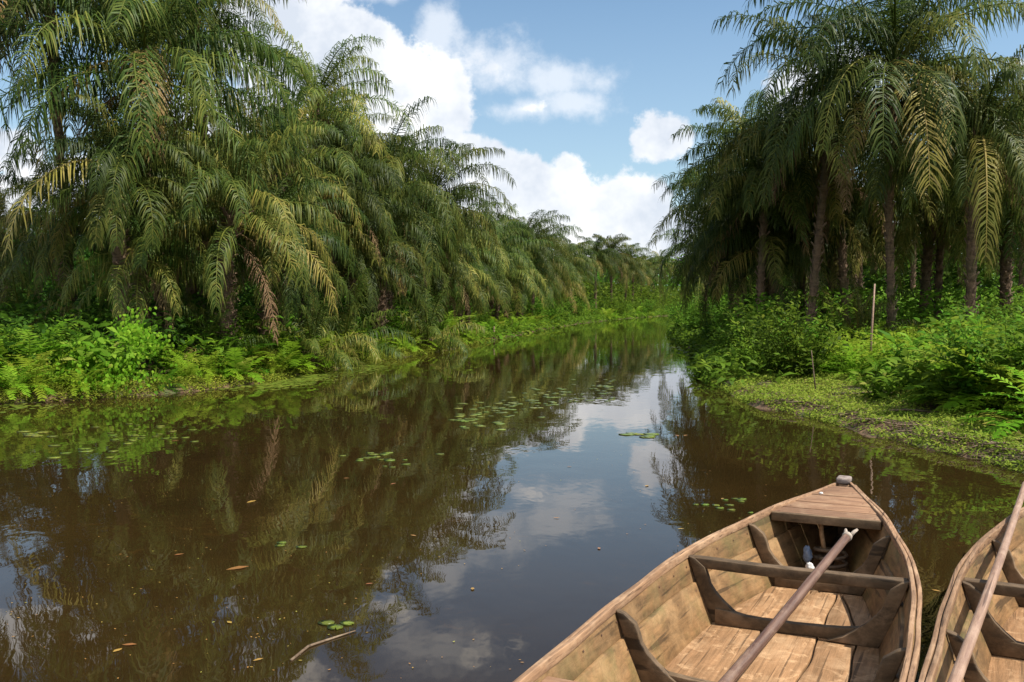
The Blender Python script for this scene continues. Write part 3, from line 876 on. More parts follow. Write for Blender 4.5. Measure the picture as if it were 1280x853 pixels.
def creeper():
    """creepers over the foot of the tallest left palm"""
    rng = np.random.default_rng(77)
    D = 19.6
    for j, (px, lb, hgt, sp, n, sl) in enumerate(((205, 'bright creeper heaped from the tallest palm down to the water', 1.55, .8, 3000, -.25),
                                              (160, 'bright creeper trailing over the water left of the creeper heap', 1.0, .9, 1500, -.2))):
        x0 = gx(px, D); qb = QB()
        q = rng.random(n)
        C = np.column_stack([x0 + rng.normal(0, sp * (.25 + .75 * (1 - q)), n) * .7, D - .9 - 1.5 * (1 - q) + rng.normal(0, .3, n) + .2 * np.sin(q * 17 + 3 * rng.random(n)), .04 + hgt * q * (1 - .45 * rng.random(n))])
        C[:, 0] += sl * (1 - q) * 3
        keep = (sdist(C[:, 0], C[:, 1]) > -.5) & (np.sin(C[:, 0] * 7 + 2 * np.sin(C[:, 2] * 6)) + np.sin(C[:, 2] * 9 + C[:, 0] * 3) > -.5)
        C = C[keep]; q = q[keep]; n2 = len(C)
        Nn = np.column_stack([rng.normal(0, .4, n2), -.8 + rng.normal(0, .3, n2), .7 + rng.normal(0, .2, n2)])
        Dd = np.column_stack([rng.normal(0, .7, n2), rng.normal(-.4, .3, n2), -.8 + rng.normal(0, .3, n2)])
        leaf_cloud(qb, C, Dd, Nn, .068 * rng.uniform(.6, 1.3, n2), np.clip(.55 + rng.normal(0, .17, n2), 0, 1), rng, .75)
        for k in range(14):
            a = C[rng.integers(n2)]; b = a + np.array([rng.normal(0, .3), -.5, -min(a[2] - .02, .8)]); t = np.linspace(0, 1, 5)[:, None]
            tube(qb, a * (1 - t) + b * t + rng.normal(0, .02, (5, 3)), .006, 4, .2)
        tag(link('creeper', qb.mesh('creeper', M['fern'])), lb, 'creeper')


# ------------------------------------------------------------------ floating pads, leaves, sticks
def pads():
    th = np.linspace(.12, 2 * np.pi - .12, 15)
    def mk(name, seed):
        rg = np.random.default_rng(seed)
        r = 1 + .06 * rg.normal(size=15)
        top = np.stack([r * np.cos(th), r * np.sin(th), .02 + .03 * rg.random(15)], 1)
        inner = top * np.array([.45, .45, 1]); inner[:, 2] = .02
        bot = top * np.array([.97, .97, 0])
        V = np.vstack([top, inner, bot, [[.02, 0, .02]]])
        Q = [(k, k + 1, 16 + k, 15 + k) for k in range(14)] + [(30 + k, 31 + k, k + 1, k) for k in range(14)]
        Q += [(15 + k, 16 + k, 17 + k, 45) for k in range(0, 13, 2)]
        return qmesh(name, V, np.array(Q), M['pad'], np.full(len(V), .5 + .1 * rg.normal()))
    PM = [mk('lily_pad', k) for k in range(4)]
    rg = random.Random(4)

    def put(px, py, r, label, group):
        D = 2053.0 / (py - 378); x = gx(px, D)
        if float(sdist(np.array([x]), np.array([D]))[0]) > -.15: return
        o = link('lily_pad', PM[rg.randrange(4)], None, (x, D, .003))
        o.scale = (r, r * rg.uniform(.75, 1), .12); o.rotation_euler.z = rg.uniform(0, 6)
        tag(o, label, 'lily pad', group)
    zones = [((565, 770, 478, 533), 150, (.035, .085), 'small lily pad in the wide loose patch at mid river', 'pads in the mid river patch'),
             ((435, 540, 562, 586), 20, (.03, .065), 'lily pad of the little cluster on the palm reflections', 'pads in the little left cluster'),
             ((0, 70, 540, 552), 8, (.06, .11), 'lily pad of the short line at the left edge', 'pads at the left edge'),
             ((120, 250, 528, 560), 26, (.035, .07), 'lily pad scattered below the creeper heap', 'pads below the creepers'),
             ((40, 200, 548, 580), 8, (.04, .08), 'lone lily pad near the left sky reflection', 'pads near the left sky reflection'),
             ((780, 830, 540, 552), 7, (.06, .11), 'lily pad floating on the white cloud reflection', 'pads on the cloud reflection'),
             ((865, 950, 618, 645), 12, (.022, .042), 'lily pad floating off the bow of the middle boat', 'pads off the boat bow'),
             ((840, 930, 432, 446), 44, (.05, .11), 'lily pad in the shaded patch under the right bank palms', 'pads in the right bank shade'),
             ((395, 430, 776, 802), 4, (.025, .045), 'tiny lily pad near the sunken stick', 'pads near the sunken stick'),
             ((340, 380, 676, 690), 3, (.03, .04), 'small lily pad in the middle of the near water', 'pads in the near water')]
    for (x0, x1, y0, y1), n, (r0, r1), lb, gp in zones:
        for k in range(n):
            if 'mid river' in lb:
                u = rg.random(); cx = x0 + (x1 - x0) * u; cy = y1 - 8 - (y1 - y0) * .8 * u + rg.gauss(0, 8)
            elif 'palms' in lb or 'shaded' in lb:
                cx = rg.uniform(x0, x1); cy = rg.uniform(y0, y1)
            else:
                cx = rg.gauss((x0 + x1) / 2, (x1 - x0) / 4); cy = rg.gauss((y0 + y1) / 2, (y1 - y0) / 5)
            put(cx, cy, rg.uniform(r0, r1), lb, gp)
    # fallen leaves
    qb = QB(); leaf_cloud(qb, np.zeros((1, 3)), np.array([[1., 0, 0]]), np.array([[0, 0, 1.]]), np.array([1.0]), np.array([.97]), RNG, .45)
    LM = qb.mesh('fallen_leaf', M['pad'])
    spots = [(308, 712, .14), (318, 628, .1), (214, 698, .07), (165, 812, .07), (135, 822, .06), (428, 600, .06), (494, 606, .07), (845, 545, .09),
             (808, 610, .07), (857, 664, .05), (700, 650, .05), (455, 735, .05), (512, 672, .05), (285, 785, .05), (1170, 742, .05), (715, 585, .05),
             (860, 545, .08), (905, 625, .06), (325, 830, .05), (590, 742, .05), (750, 690, .05), (222, 552, .09)]
    for px, py, l in spots:
        D = 2053.0 / (py - 378)
        o = link('fallen_leaf', LM, None, (gx(px, D), D, .006)); o.scale = (l, l, l * .15); o.rotation_euler.z = rg.uniform(0, 6)
        tag(o, 'small brown leaf adrift on the open water', 'leaf', 'brown leaves adrift on the water')

    rq = np.random.default_rng(64); qb = QB(); n = 900
    py = 378 + 60 + 420 * rq.random(n) ** 1.2; px = 1150 * rq.random(n); D = 2053 / (py - 378); X = (px - 640) / F * D
    k = (sdist(X, D) < -.2) & (np.sin(X * 1.3 + D * .7) + np.sin(D * 2.1 - X) + 1.2 * rq.random(n) > .3)
    X, D = X[k], D[k]; n = len(X); az = rq.uniform(0, 6.28, n)
    leaf_cloud(qb, np.column_stack([X, D, np.full(n, .004)]), np.column_stack([np.cos(az), np.sin(az), 0 * az]), np.tile([0, 0, 1.], (n, 1)), rq.uniform(.006, .02, n), np.clip(rq.normal(1.0, .12, n), 0, 1), rq, .5)
    qb.V[-1][:, 2] = .004
    tag(link('floating_debris', qb.mesh('floating_debris', M['pad'])), 'tiny bits of leaf and dust drifting on the water', 'debris', None, 'stuff')

    def stick(name, pts, r, label, mat='stick'):
        q = QB(); tube(q, pts, r, 6)
        return tag(link(name, q.mesh(name, M[mat], True)), label, 'stick')
    D1, D2 = 2053 / (832 - 378), 2053 / (795 - 378)
    stick('stick', [(gx(360, D1), D1, .002), (gx(385, 4.75), 4.7, .006), (gx(412, 4.8), 4.82, .004), (gx(442, D2), D2, .007)], [.007, .007, .006, .003],
          'thin crooked stick half sunk in the near brown water')
    x, y = gx(1088, 13.4), 13.4
    stick('stick', [(x, y, hz(x, y) + .03), (x + .5, y + .05, hz(x, y) + .07), (x + .9, y - .1, hz(x, y) + .05)], [.02, .016, .008], 'fallen branch lying on the weeds of the right point')
    x, y = gx(1040, 16), 16
    stick('stick', [(x, y, hz(x, y) + .03), (x + .7, y - .3, hz(x, y) + .09), (x + 1.1, y - .3, hz(x, y) + .06)], [.025, .02, .01], 'darker branch lying farther back on the right point')
    x, y = gx(1088, 19), 19
    stick('stick', [(x, y, hz(x, y) - .1), (x + .02, y, 1.0), (x + .07, y, 2.0)], [.025, .022, .015], 'pale bare stake standing upright before the right palm trunks', 'oarwood2')
    x, y = gx(1022, 16.6), 16.6
    stick('stick', [(x, y, hz(x, y) - .1), (x - .05, y, .4), (x - .1, y, .85)], [.014, .012, .007], 'thin dry stalk standing at the back of the right point')
    x, y = gx(618, 44), 43.2
    stick('stick', [(x, y, -.3), (x, y, .2), (x, y, .6)], [.05, .045, .04], 'short post in the water at the turn of the left bank')


# ------------------------------------------------------------------ boats
BS = np.array([0, .25, .575, 1.1, 1.8, 2.6, 3.4, 4.3, 5.2, 6.0, 6.6])
BW = np.array([.035, .12, .235, .370, .508, .565, .575, .575, .49, .30, .05])
BC = np.array([.01, .035, .09, .22, .37, .43, .445, .43, .34, .17, .02])
BZ = np.array([.465, .45, .435, .42, .40, .385, .375, .375, .385, .42, .46])
BF = np.array([.20, .13, .09, .065, .055, .055, .055, .055, .06, .1, .2])


def spl(s, A):
    """smooth interpolation of a boat table"""
    s = np.atleast_1d(np.asarray(s, float))
    m = np.gradient(A, BS)
    i = np.clip(np.searchsorted(BS, s) - 1, 0, len(BS) - 2)
    h = BS[i + 1] - BS[i]; t = (s - BS[i]) / h
    return ((2 * t**3 - 3 * t**2 + 1) * A[i] + (t**3 - 2 * t**2 + t) * h * m[i] + (-2 * t**3 + 3 * t**2) * A[i + 1] + (t**3 - t**2) * h * m[i + 1])


def wall_pt(s, q, side, off=0.0):
    w, c, zg, zf = (spl(s, A) for A in (BW, BC, BZ, BF))
    y = c + (w - c) * np.sign(q) * np.abs(q) ** .85 + off
    return np.stack([np.asarray(s) + 0 * y, side * y, zf + (zg - zf) * q + 0 * y], -1)


def loft(rings, closed=True, caps=True):
    """rings (K,S,3) to V,Q"""
    K, S = rings.shape[:2]
    V = rings.reshape(-1, 3)
    Q = [(k * S + a, k * S + (a + 1) % S, (k + 1) * S + (a + 1) % S, (k + 1) * S + a) for k in range(K - 1) for a in range(S if closed else S - 1)]
    if caps and S == 4:
        Q += [(3, 2, 1, 0), tuple((K - 1) * S + a for a in range(4))]
    return V, np.array(Q)


def boxq(qb, c, d, jit=0.0, rng=RNG):
    c = np.array(c, float); d = np.array(d, float) / 2
    V = np.array([[x, y, z] for x in (-1, 1) for y in (-1, 1) for z in (-1, 1)]) * d + c + rng.normal(0, 1, (8, 3)) * jit
    qb.add(V, np.array([(0, 1, 3, 2), (4, 6, 7, 5), (0, 4, 5, 1), (2, 3, 7, 6), (0, 2, 6, 4), (1, 5, 7, 3)]))


def nails(me, pts, nrm, r=.0055):
    """flat nail heads added to a plank's own mesh, in a second material"""
    import bmesh
    bm = bmesh.new(); bm.from_mesh(me)
    me.materials.append(M['nail'])
    for p, nn in zip(pts, nrm):
        nn = Vector(nn).normalized(); a = nn.orthogonal().normalized(); b = nn.cross(a); p = Vector(p) + nn * .0018
        vs = [bm.verts.new(p + a * r * math.cos(k * math.pi / 3) + b * r * math.sin(k * math.pi / 3)) for k in range(6)]
        f = bm.faces.new(vs); f.material_index = 1
    bm.to_mesh(me); bm.free()


def bevel(o, w=.003):
    b = o.modifiers.new('edge', 'BEVEL'); b.width = w; b.segments = 2; b.limit_method = 'ANGLE'; b.angle_limit = R(40)


def boat(loc, phi, label, frames, thwarts, seed, seatless=False, seam=.60, group=None):
    rng = np.random.default_rng(seed)
    root = empty('rowing_boat', (loc[0], loc[1], 0), math.atan2(-math.cos(phi), -math.sin(phi)))
    tag(root, label, 'boat', group)

    def part(name, qb, mat, parent=root, bv=.003, smooth=False):
        o = link(name, qb.mesh(name, M[mat], smooth), parent)
        if bv: bevel(o, bv)
        return o
    S = np.linspace(.0, 6.6, 67)
    ph = rng.uniform(0, 6)
    for side in (-1, 1):
        nz = lambda a: .004 * np.sin(S * 3.1 + ph + a) + .003 * np.sin(S * 7.7 + a * 2 + ph)
        # lower and upper strakes; the upper laps over the lower on the outside
        sm = seam + .02 * np.sin(S * 1.7 + ph + side)
        r = np.stack([wall_pt(S, 0 * S, side), wall_pt(S, sm - .004, side, .0) + np.stack([0 * S, 0 * S, nz(0)], -1), wall_pt(S, sm - .004, side, .026) + np.stack([0 * S, 0 * S, nz(0)], -1),
                      wall_pt(S, 0 * S - .1, side, .026)], 1)
        q = QB(); q.add(*loft(r)); o = part('side_plank', q, 'sidewood', bv=.004)
        pn = [wall_pt(np.array([f_ + d]), np.array([u]), side, -.001)[0] for f_ in frames for d in (-.045, .045, .3) for u in (.12, .48)]
        nails(o.data, pn, [(0, -side, .25)] * len(pn))
        r = np.stack([wall_pt(S, sm, side, .012) + np.stack([0 * S, 0 * S, nz(0)], -1), wall_pt(S, 0 * S + .985, side, .004), wall_pt(S, 0 * S + .985, side, .034),
                      wall_pt(S, sm - .06, side, .036)], 1)
        q = QB(); q.add(*loft(r)); o = part('side_plank', q, 'sidewood', bv=.004)
        pn = [wall_pt(np.array([f_ + d]), np.array([.82]), side, .005)[0] for f_ in frames for d in (-.045, .045, .22, .42)]
        nails(o.data, pn, [(0, -side, .25)] * len(pn))
        # double rail: two strips with a dark gap
        q = QB()
        for (a, b, zt) in ((-.008, .012, .012), (.017, .036, .003)):
            jz = .003 * np.sin(S * 5 + a * 90 + ph)
            up = lambda z: np.stack([0 * S, 0 * S, z + 0 * S], -1)
            jy = .002 * np.sin(S * 9 + a * 50)
            r = np.stack([wall_pt(S, 1 + 0 * S, side, a + jy) + up(zt + jz), wall_pt(S, 1 + 0 * S, side, b + jy) + up(zt + jz - .002),
                          wall_pt(S, 1 + 0 * S, side, b + jy) + up(-.035), wall_pt(S, 1 + 0 * S, side, a + jy) + up(-.028)], 1)
            q.add(*loft(r))
        part('gunwale', q, 'railwood', bv=.004)
    # bottom shell
    q = QB(); ys = np.array([-1, -.5, 0, .5, 1])
    c, zf = spl(S, BC) + .02, spl(S, BF)
    top = np.stack([np.stack([S, c * y, zf - .022 + 0 * S], -1) for y in ys], 1)
    bot = np.stack([np.stack([S, c * y * .96, zf - .06 - .03 * (1 - y * y)], -1) for y in ys[::-1]], 1)
    q.add(*loft(np.concatenate([top, bot], 1), True, False)); part('bottom', q, 'framewood', bv=0)
    # floor planks with seams; each runs full length within the chines
    for (sa, sb, ca, cb) in ((.35, frames[0] + .02, [-1.02, .1, 1.02], [-1.02, .05, 1.02]),
                             (frames[0] + .025, frames[1] + .01, [-1.02, -.12, .42, .60, 1.02], [-1.02, -.3, .3, .78, 1.02]),
                             (frames[1] + .015, frames[3], [-1.02, -.36, .30, .74, 1.02], [-1.02, -.26, .22, .80, 1.02]),
                             (frames[3] + .005, 6.3, [-1.02, -.45, .1, .6, 1.02], [-1.02, -.4, .1, .6, 1.02])):
        Sf = np.linspace(sa, sb, 26); ft = (Sf - sa) / (sb - sa)
        cf, zff = spl(Sf, BC), spl(Sf, BF)
        for k in range(len(ca) - 1):
            def yy(i, d):
                v = ca[i] + (cb[i] - ca[i]) * ft
                inner = 0 < i < len(ca) - 1
                return cf * v + inner * (.007 * np.sin(Sf * 5.3 + i * 9 + ph) + .004 * np.sin(Sf * 13 + i * 5)) + d
            hgt = rng.uniform(-.001, .006)
            a, b = yy(k, .0045), yy(k + 1, -.0045)
            wv = .002 * np.sin(Sf * 4 + k)
            r = np.stack([np.stack([Sf, a, zff + hgt + wv], -1), np.stack([Sf, b, zff + hgt + wv], -1), np.stack([Sf, b, zff - .02], -1), np.stack([Sf, a, zff - .02], -1)], 1)
            q = QB(); q.add(*loft(r)); part('floor_plank', q, 'floorwood', bv=.004)
    # frames: two knees and a floor rib each
    for j, s in enumerate(frames):
        w, c, zg, zf = (float(spl(s, A)[0]) for A in (BW, BC, BZ, BF))
        th = .019
        for side in (-1, 1):
            ds = rng.uniform(-.02, .02)
            kk = 9
            qs = np.linspace(0.0, .955, kk)
            ring = []
            for i, u in enumerate(qs):
                po = wall_pt(np.array([s + ds]), np.array([u]), side, .0)[0]
                # inward reach: long foot, waist, thick head
                reach = .043 + .19 * (1 - u) ** 2.4 + .028 * math.exp(-((u - .80) / .16) ** 2) - .02 * (u > .93)
                pi = po + np.array([0, -side * reach * (1 if w > .3 else .5), (-.01 if i else .004)])
                ring.append([po + [-th, 0, 0], po + [th, 0, 0], pi + [th, 0, 0], pi + [-th, 0, 0]])
            q = QB(); q.add(*loft(np.array(ring))); part('knee', q, 'framewood', bv=.005)
        # rib
        ys = np.linspace(-c * .97, c * .97, 11); ring = []
        for y in ys:
            t_ = zf + .055 + .030 * abs(y / c) ** 2 + rng.normal(0, .0015)
            ss = s - .01 + .012 * math.sin(y * 6 + ph)
            ring.append([[ss - .022, y, zf + .004], [ss + .022, y, zf + .004], [ss + .020, y, t_], [ss - .020, y, t_]])
        q = QB(); q.add(*loft(np.array(ring))); part('floor_rib', q, 'framewood', bv=.004)
    for (s, zt, wd, tk) in thwarts:
        w, zg = float(spl(s, BW)[0]), float(spl(s, BZ)[0])
        qq = (zt - float(spl(s, BF)[0])) / (zg - float(spl(s, BF)[0]))
        wl = abs(wall_pt(np.array([s]), np.array([qq]), 1)[0][1]) - .004
        ys = np.linspace(-wl, wl, 9); ring = []
        for y in ys:
            dz = -.006 * math.cos(y * 3); a = .003 * math.sin(y * 11 + ph)
            ring.append([[s - wd / 2 + a, y, zt - tk + dz], [s + wd / 2 + a, y, zt - tk + dz], [s + wd / 2 + a, y, zt + dz], [s - wd / 2 + a, y, zt + dz]])
        q = QB(); q.add(*loft(np.array(ring))); part('thwart', q, 'framewood' if wd < .1 else 'deckwood', bv=.005)
    # bow deck planks, laid athwart
    edges = [.10, .36, .366, .56, .563, .72, .723, .86][:8 if seed == 1 else 4]
    for k in range(0, len(edges), 2):
        ss = np.linspace(edges[k], edges[k + 1], 5); ww = spl(ss, BW) - .003; zz = spl(ss, BZ) + .004 - .003 * (k // 2)
        ring = np.stack([np.stack([ss, -ww, zz], -1), np.stack([ss, ww, zz], -1), np.stack([ss, ww, zz - .022], -1), np.stack([ss, -ww, zz - .022], -1)], 1)
        q = QB(); q.add(*loft(ring)); o = part('deck_plank', q, 'deckwood', bv=.003)
        mid = (edges[k] + edges[k + 1]) / 2; wm = float(spl(mid, BW)[0]) - .03; zm = float(spl(mid, BZ)[0]) + .004 - .003 * (k // 2)
        nails(o.data, [(mid + dd, yy_, zm) for dd in (-.05, .05) for yy_ in (-wm, wm)], [(0, 0, 1)] * 4)
    q = QB(); e9 = .86 if seed == 1 else .40; w9 = float(spl(e9, BW)[0]) - .01; z9 = float(spl(e9, BZ)[0])
    boxq(q, (.875 if seed == 1 else .40, 0, z9 - .030), (.03, 2 * w9, .05)); part('deck_beam', q, 'framewood', bv=.004)
    # stem: post running down the bow and its grey head
    q = QB(); ring = []
    for z, x0, x1, ww in ((-.12, .16, .26, .02), (.1, .04, .14, .03), (.3, -.03, .08, .036), (.465, -.05, .05, .036)):
        ring.append([[x0, -ww, z], [x1, -ww, z], [x1, ww, z], [x0, ww, z]])
    q.add(*loft(np.array(ring))); st = part('stem_post', q, 'railwood', bv=.006)
    q = QB(); boxq(q, (.005, 0, .488), (.10, .085, .042), .004, rng); part('stem_head', q, 'stone', parent=st, bv=.014)
    # stern post
    q = QB(); boxq(q, (6.6, 0, .2), (.06, .08, .56)); part('stern_post', q, 'railwood', bv=.006)
    return root


def boats():
    phi = R(25.3)
    b1 = boat((2.175, 6.47), phi, 'brown wooden boat with an oar across its thwart and a red planked bow deck',
              [1.16, 1.93, 2.85, 3.75, 4.7], [(1.90, .375, .06, .05), (3.72, .34, .22, .03), (5.3, .34, .24, .03)], 1)
    b2 = boat((3.60, 6.33), R(27), 'paler wooden boat cut by the right edge, lying against the middle boat',
              [1.45, 2.33, 3.05, 3.9, 4.8], [(2.27, .375, .06, .05), (3.85, .34, .22, .03), (5.3, .34, .24, .03)], 2)

    def oar(a, b, r0, r1, mat, label, blade=True):
        a = Vector(a); b = Vector(b)
        L_ = (b - a).length
        root = empty('oar', a)
        root.rotation_euler = (b - a).to_track_quat('X', 'Z').to_euler()
        tag(root, label, 'oar')
        t = np.linspace(0, 1, 22)
        q = QB(); tube(q, np.stack([t * L_, .006 * np.sin(t * 5), .005 * np.sin(t * 7)], 1), r0 + (r1 - r0) * t, 12)
        link('shaft', q.mesh('shaft', M[mat], True), root)
        q = QB(); t = np.linspace(0, 1, 9); ring = []
        for u in t:
            w = .03 + .055 * math.sin(min(1, u * 1.6) * math.pi / 2) * (1 - .4 * max(0, u - .75) * 4)
            ring.append([[L_ + u * .55, -w, -.008], [L_ + u * .55, w, -.008], [L_ + u * .55, w, .008], [L_ + u * .55, -w, .008]])
        q.add(*loft(np.array(ring))); o = link('blade', q.mesh('blade', M[mat]), root); bevel(o, .004)
        return root, L_
    o1, _ = oar((1.655, 4.865, .50), (.585, 3.49, -.02 + .10), .020, .026, 'oarwood', 'dark round oar lying slantwise over the thwart of the middle boat')
    # forked tip with pale lashing
    for dy, ln_ in ((.022, .055), (-.018, .04)):
        q = QB(); tube(q, [(.0, dy * .5, 0), (-ln_ * .6, dy, .01), (-ln_, dy * 1.3, .012)], [.011, .009, .007], 6)
        link('tip_prong', q.mesh('tip_prong', M['paleend'], True), o1)
    q = QB(); tube(q, [(.0, 0, 0), (.012, 0, 0), (.024, 0, 0)], [.023, .025, .0225], 12); link('lashing', q.mesh('lashing', M['paleend'], True), o1)
    oar((3.31, 6.38, .477), (.98, 2.4, .40), .019, .021, 'oarwood2', 'pale reddish oar lying lengthwise over the rim of the right boat')

    # small things in the bow of the middle boat
    def lump(name, s, w, z, dims, mat, label, cat, seed, parts=()):
        u = Vector((-math.sin(phi), -math.cos(phi), 0)); r = Vector((math.cos(phi), -math.sin(phi), 0))
        p = Vector((2.175, 6.47, 0)) + u * s + r * w; p.z = z
        rg = np.random.default_rng(seed)
        th, fi = np.meshgrid(np.linspace(0, 2 * np.pi, 14, endpoint=False), np.linspace(.05, np.pi - .05, 10))
        rr = 1 + .22 * np.sin(th * 3 + fi * 4 + seed) * np.sin(fi) + .12 * rg.normal(size=th.shape) * np.sin(fi)
        V = np.stack([rr * np.sin(fi) * np.cos(th) * dims[0], rr * np.sin(fi) * np.sin(th) * dims[1], rr * np.cos(fi) * dims[2]], -1)
        K, S_ = th.shape
        Q = [(k * S_ + a, k * S_ + (a + 1) % S_, (k + 1) * S_ + (a + 1) % S_, (k + 1) * S_ + a) for k in range(K - 1) for a in range(S_)]
        q = QB(); q.add(V.reshape(-1, 3), np.array(Q))
        o = link(name, q.mesh(name, M[mat], True), None, p)
        return tag(o, label, cat)
    lump('rag', .86, -.10, .185, (.024, .03, .05), 'clothb', 'crumpled blue grey rag in the bow of the middle boat', 'rag', 3)
    lump('rag', .93, -.075, .125, (.022, .028, .032), 'clothw', 'crumpled white rag below the blue grey one in the bow', 'rag', 8)
    lump('rag', .34, -.10, .452, (.012, .016, .008), 'clothw', 'tiny white scrap on the left rim of the bow deck', 'scrap', 5)
    u = Vector((-math.sin(phi), -math.cos(phi), 0)); r = Vector((math.cos(phi), -math.sin(phi), 0))

    def bp(s, w, z):
        v = Vector((2.175, 6.47, 0)) + u * s + r * w; return (v.x, v.y, z)
    q = QB(); tube(q, [bp(.80, -.035, .41), bp(.80, -.03, .30), bp(.82, -.01, .20)], [.014, .014, .013], 6)
    tag(link('stake', q.mesh('stake', M['floorwood'], True)), 'short pale stake propped under the bow deck of the middle boat', 'stake')
    t = np.linspace(0, 1, 24)
    q = QB(); pts = [bp(.78 + .07 * math.cos(a * 13), .02 + .09 * math.sin(a * 13), .12 + .10 * a) for a in t]
    tube(q, pts, .011, 6); tag(link('rope', q.mesh('rope', M['stick'], True)), 'loose coil of dark rope under the bow deck of the middle boat', 'rope')


# ------------------------------------------------------------------ sky, sun, camera
SUN_AZ = math.atan2(.956, -.29)     # clockwise from +Y
SUN_EL = R(55)


def sky():
    w = bpy.data.worlds.new('World'); SC.world = w; w.use_nodes = True
    nt = w.node_tree; N, L = nt.nodes, nt.links; N.clear()
    out = N.new('ShaderNodeOutputWorld'); bg = N.new('ShaderNodeBackground')
    st = N.new('ShaderNodeTexSky'); st.sky_type = 'NISHITA'; st.sun_disc = False
    st.sun_elevation = SUN_EL; st.sun_rotation = SUN_AZ; st.air_density = 1.0; st.dust_density = .7; st.ozone_density = 1.5
    tc = N.new('ShaderNodeTexCoord')
    sep = N.new('ShaderNodeSeparateXYZ'); L.new(tc.outputs['Generated'], sep.inputs[0])

    def math_(op, a, b=None, c=None, clamp=False):
        m = N.new('ShaderNodeMath'); m.operation = op; m.use_clamp = clamp
        for k, v in enumerate((a, b, c)):
            if v is None: continue
            if hasattr(v, 'links'): L.new(v, m.inputs[k])
            else: m.inputs[k].default_value = v
        return m.outputs[0]
    ay = math_('MAXIMUM', math_('ABSOLUTE', sep.outputs['Y']), .02)
    uu = math_('DIVIDE', sep.outputs['X'], ay); vv = math_('DIVIDE', sep.outputs['Z'], ay)
    cb = N.new('ShaderNodeCombineXYZ'); L.new(uu, cb.inputs[0]); L.new(vv, cb.inputs[1]); L.new(sep.outputs['Y'], cb.inputs[2])
    # large warp so that cloud edges billow
    wn = noise(N, L, cb.outputs[0], 9, 3, .5)
    sub = N.new('ShaderNodeVectorMath'); sub.operation = 'SUBTRACT'; L.new(wn.outputs['Color'], sub.inputs[0]); sub.inputs[1].default_value = (.5, .5, .5)
    mul = N.new('ShaderNodeVectorMath'); mul.operation = 'MULTIPLY_ADD'; L.new(sub.outputs[0], mul.inputs[0]); mul.inputs[1].default_value = (.035, .03, 0); L.new(cb.outputs[0], mul.inputs[2])
    # heap clouds: centre x, y and radii in photo pixels, strength
    B = [(350, 20, 75, 60, 1), (430, 75, 85, 60, 1), (505, 115, 72, 52, 1), (400, 130, 110, 80, 1), (555, 145, 40, 50, .95), (560, 205, 70, 50, 1), (455, 45, 45, 30, .75),
         (625, 215, 48, 32, .9), (640, 255, 90, 50, 1), (700, 245, 65, 38, 1), (745, 268, 72, 45, 1), (795, 262, 42, 45, .95), (713, 205, 28, 22, .75), (800, 300, 110, 40, 1),
         (618, 84, 34, 24, .40), (655, 132, 45, 12, .36),
         (822, 172, 38, 32, .85), (20, 190, 48, 34, .95), (70, 245, 80, 50, 1), (150, 260, 110, 60, .8), (280, 170, 90, 70, .9),
         (990, 120, 60, 40, .8), (1060, 100, 50, 36, .7), (1200, 250, 120, 60, .8), (1000, 280, 160, 60, .8), (480, -5, 60, 18, .45), (60, -40, 110, 45, .7), (640, -60, 90, 30, .4),
         (0, 290, 200, 60, .8), (1270, 90, 60, 25, .4), (300, -120, 160, 60, .6), (900, -160, 180, 50, .4)]
    acc = None
    for (px, py, rx, ry, s) in B:
        mp = N.new('ShaderNodeMapping'); mp.vector_type = 'POINT'
        rx, ry = rx * .9, ry * .9
        sx, sy = F / rx, F / ry
        mp.inputs['Scale'].default_value = (sx, sy, 0)
        mp.inputs['Location'].default_value = (-(px - 640) / F * sx, -(378 - py) / F * sy, 0)
        L.new(mul.outputs[0], mp.inputs['Vector'])
        ln_ = N.new('ShaderNodeVectorMath'); ln_.operation = 'LENGTH'; L.new(mp.outputs[0], ln_.inputs[0])
        v = math_('MULTIPLY_ADD', ln_.outputs['Value'], -s * .62, s)
        acc = v if acc is None else math_('SMOOTH_MAX', acc, v, .12)
    nzn = noise(N, L, cb.outputs[0], 22, 7, .62)
    gen = noise(N, L, tc.outputs['Generated'], 2.6, 6, .6, .3)
    # generic cloud away from the view direction
    back = mapr(N, L, sep.outputs['Y'], .45, .1)
    genv = math_('MULTIPLY_ADD', gen.outputs['Fac'], 2.2, -.75)
    accb = N.new('ShaderNodeMix'); accb.data_type = 'FLOAT'
    L.new(back, accb.inputs[0]); L.new(acc, accb.inputs[2]); L.new(genv, accb.inputs[3])
    dens = math_('ADD', accb.outputs[0], math_('MULTIPLY_ADD', nzn.outputs['Fac'], 1.15, -.575))
    cov = N.new('ShaderNodeMapRange'); cov.interpolation_type = 'SMOOTHSTEP'; L.new(dens, cov.inputs['Value'])
    cov.inputs['From Min'].default_value = .20; cov.inputs['From Max'].default_value = .40
    n3 = noise(N, L, cb.outputs[0], 9, 5, .6)
    shade = mapr(N, L, math_('ADD', n3.outputs['Fac'], math_('MULTIPLY', dens, -.10)), .32, .56)
    cloud = mixc(N, L, shade, (6.0, 6.5, 7.3), (9.4, 9.4, 9.4))
    # wispy veil near the horizon
    veil = mapr(N, L, sep.outputs['Z'], .32, .0, 0, .35)
    hue = N.new('ShaderNodeVectorMath'); hue.operation = 'MULTIPLY'; L.new(st.outputs['Color'], hue.inputs[0]); hue.inputs[1].default_value = (1.0, 1.14, 1.16)
    skyc = mixc(N, L, veil, hue.outputs[0], (6.0, 7.2, 8.4))
    # thin high wisps
    wacc = None
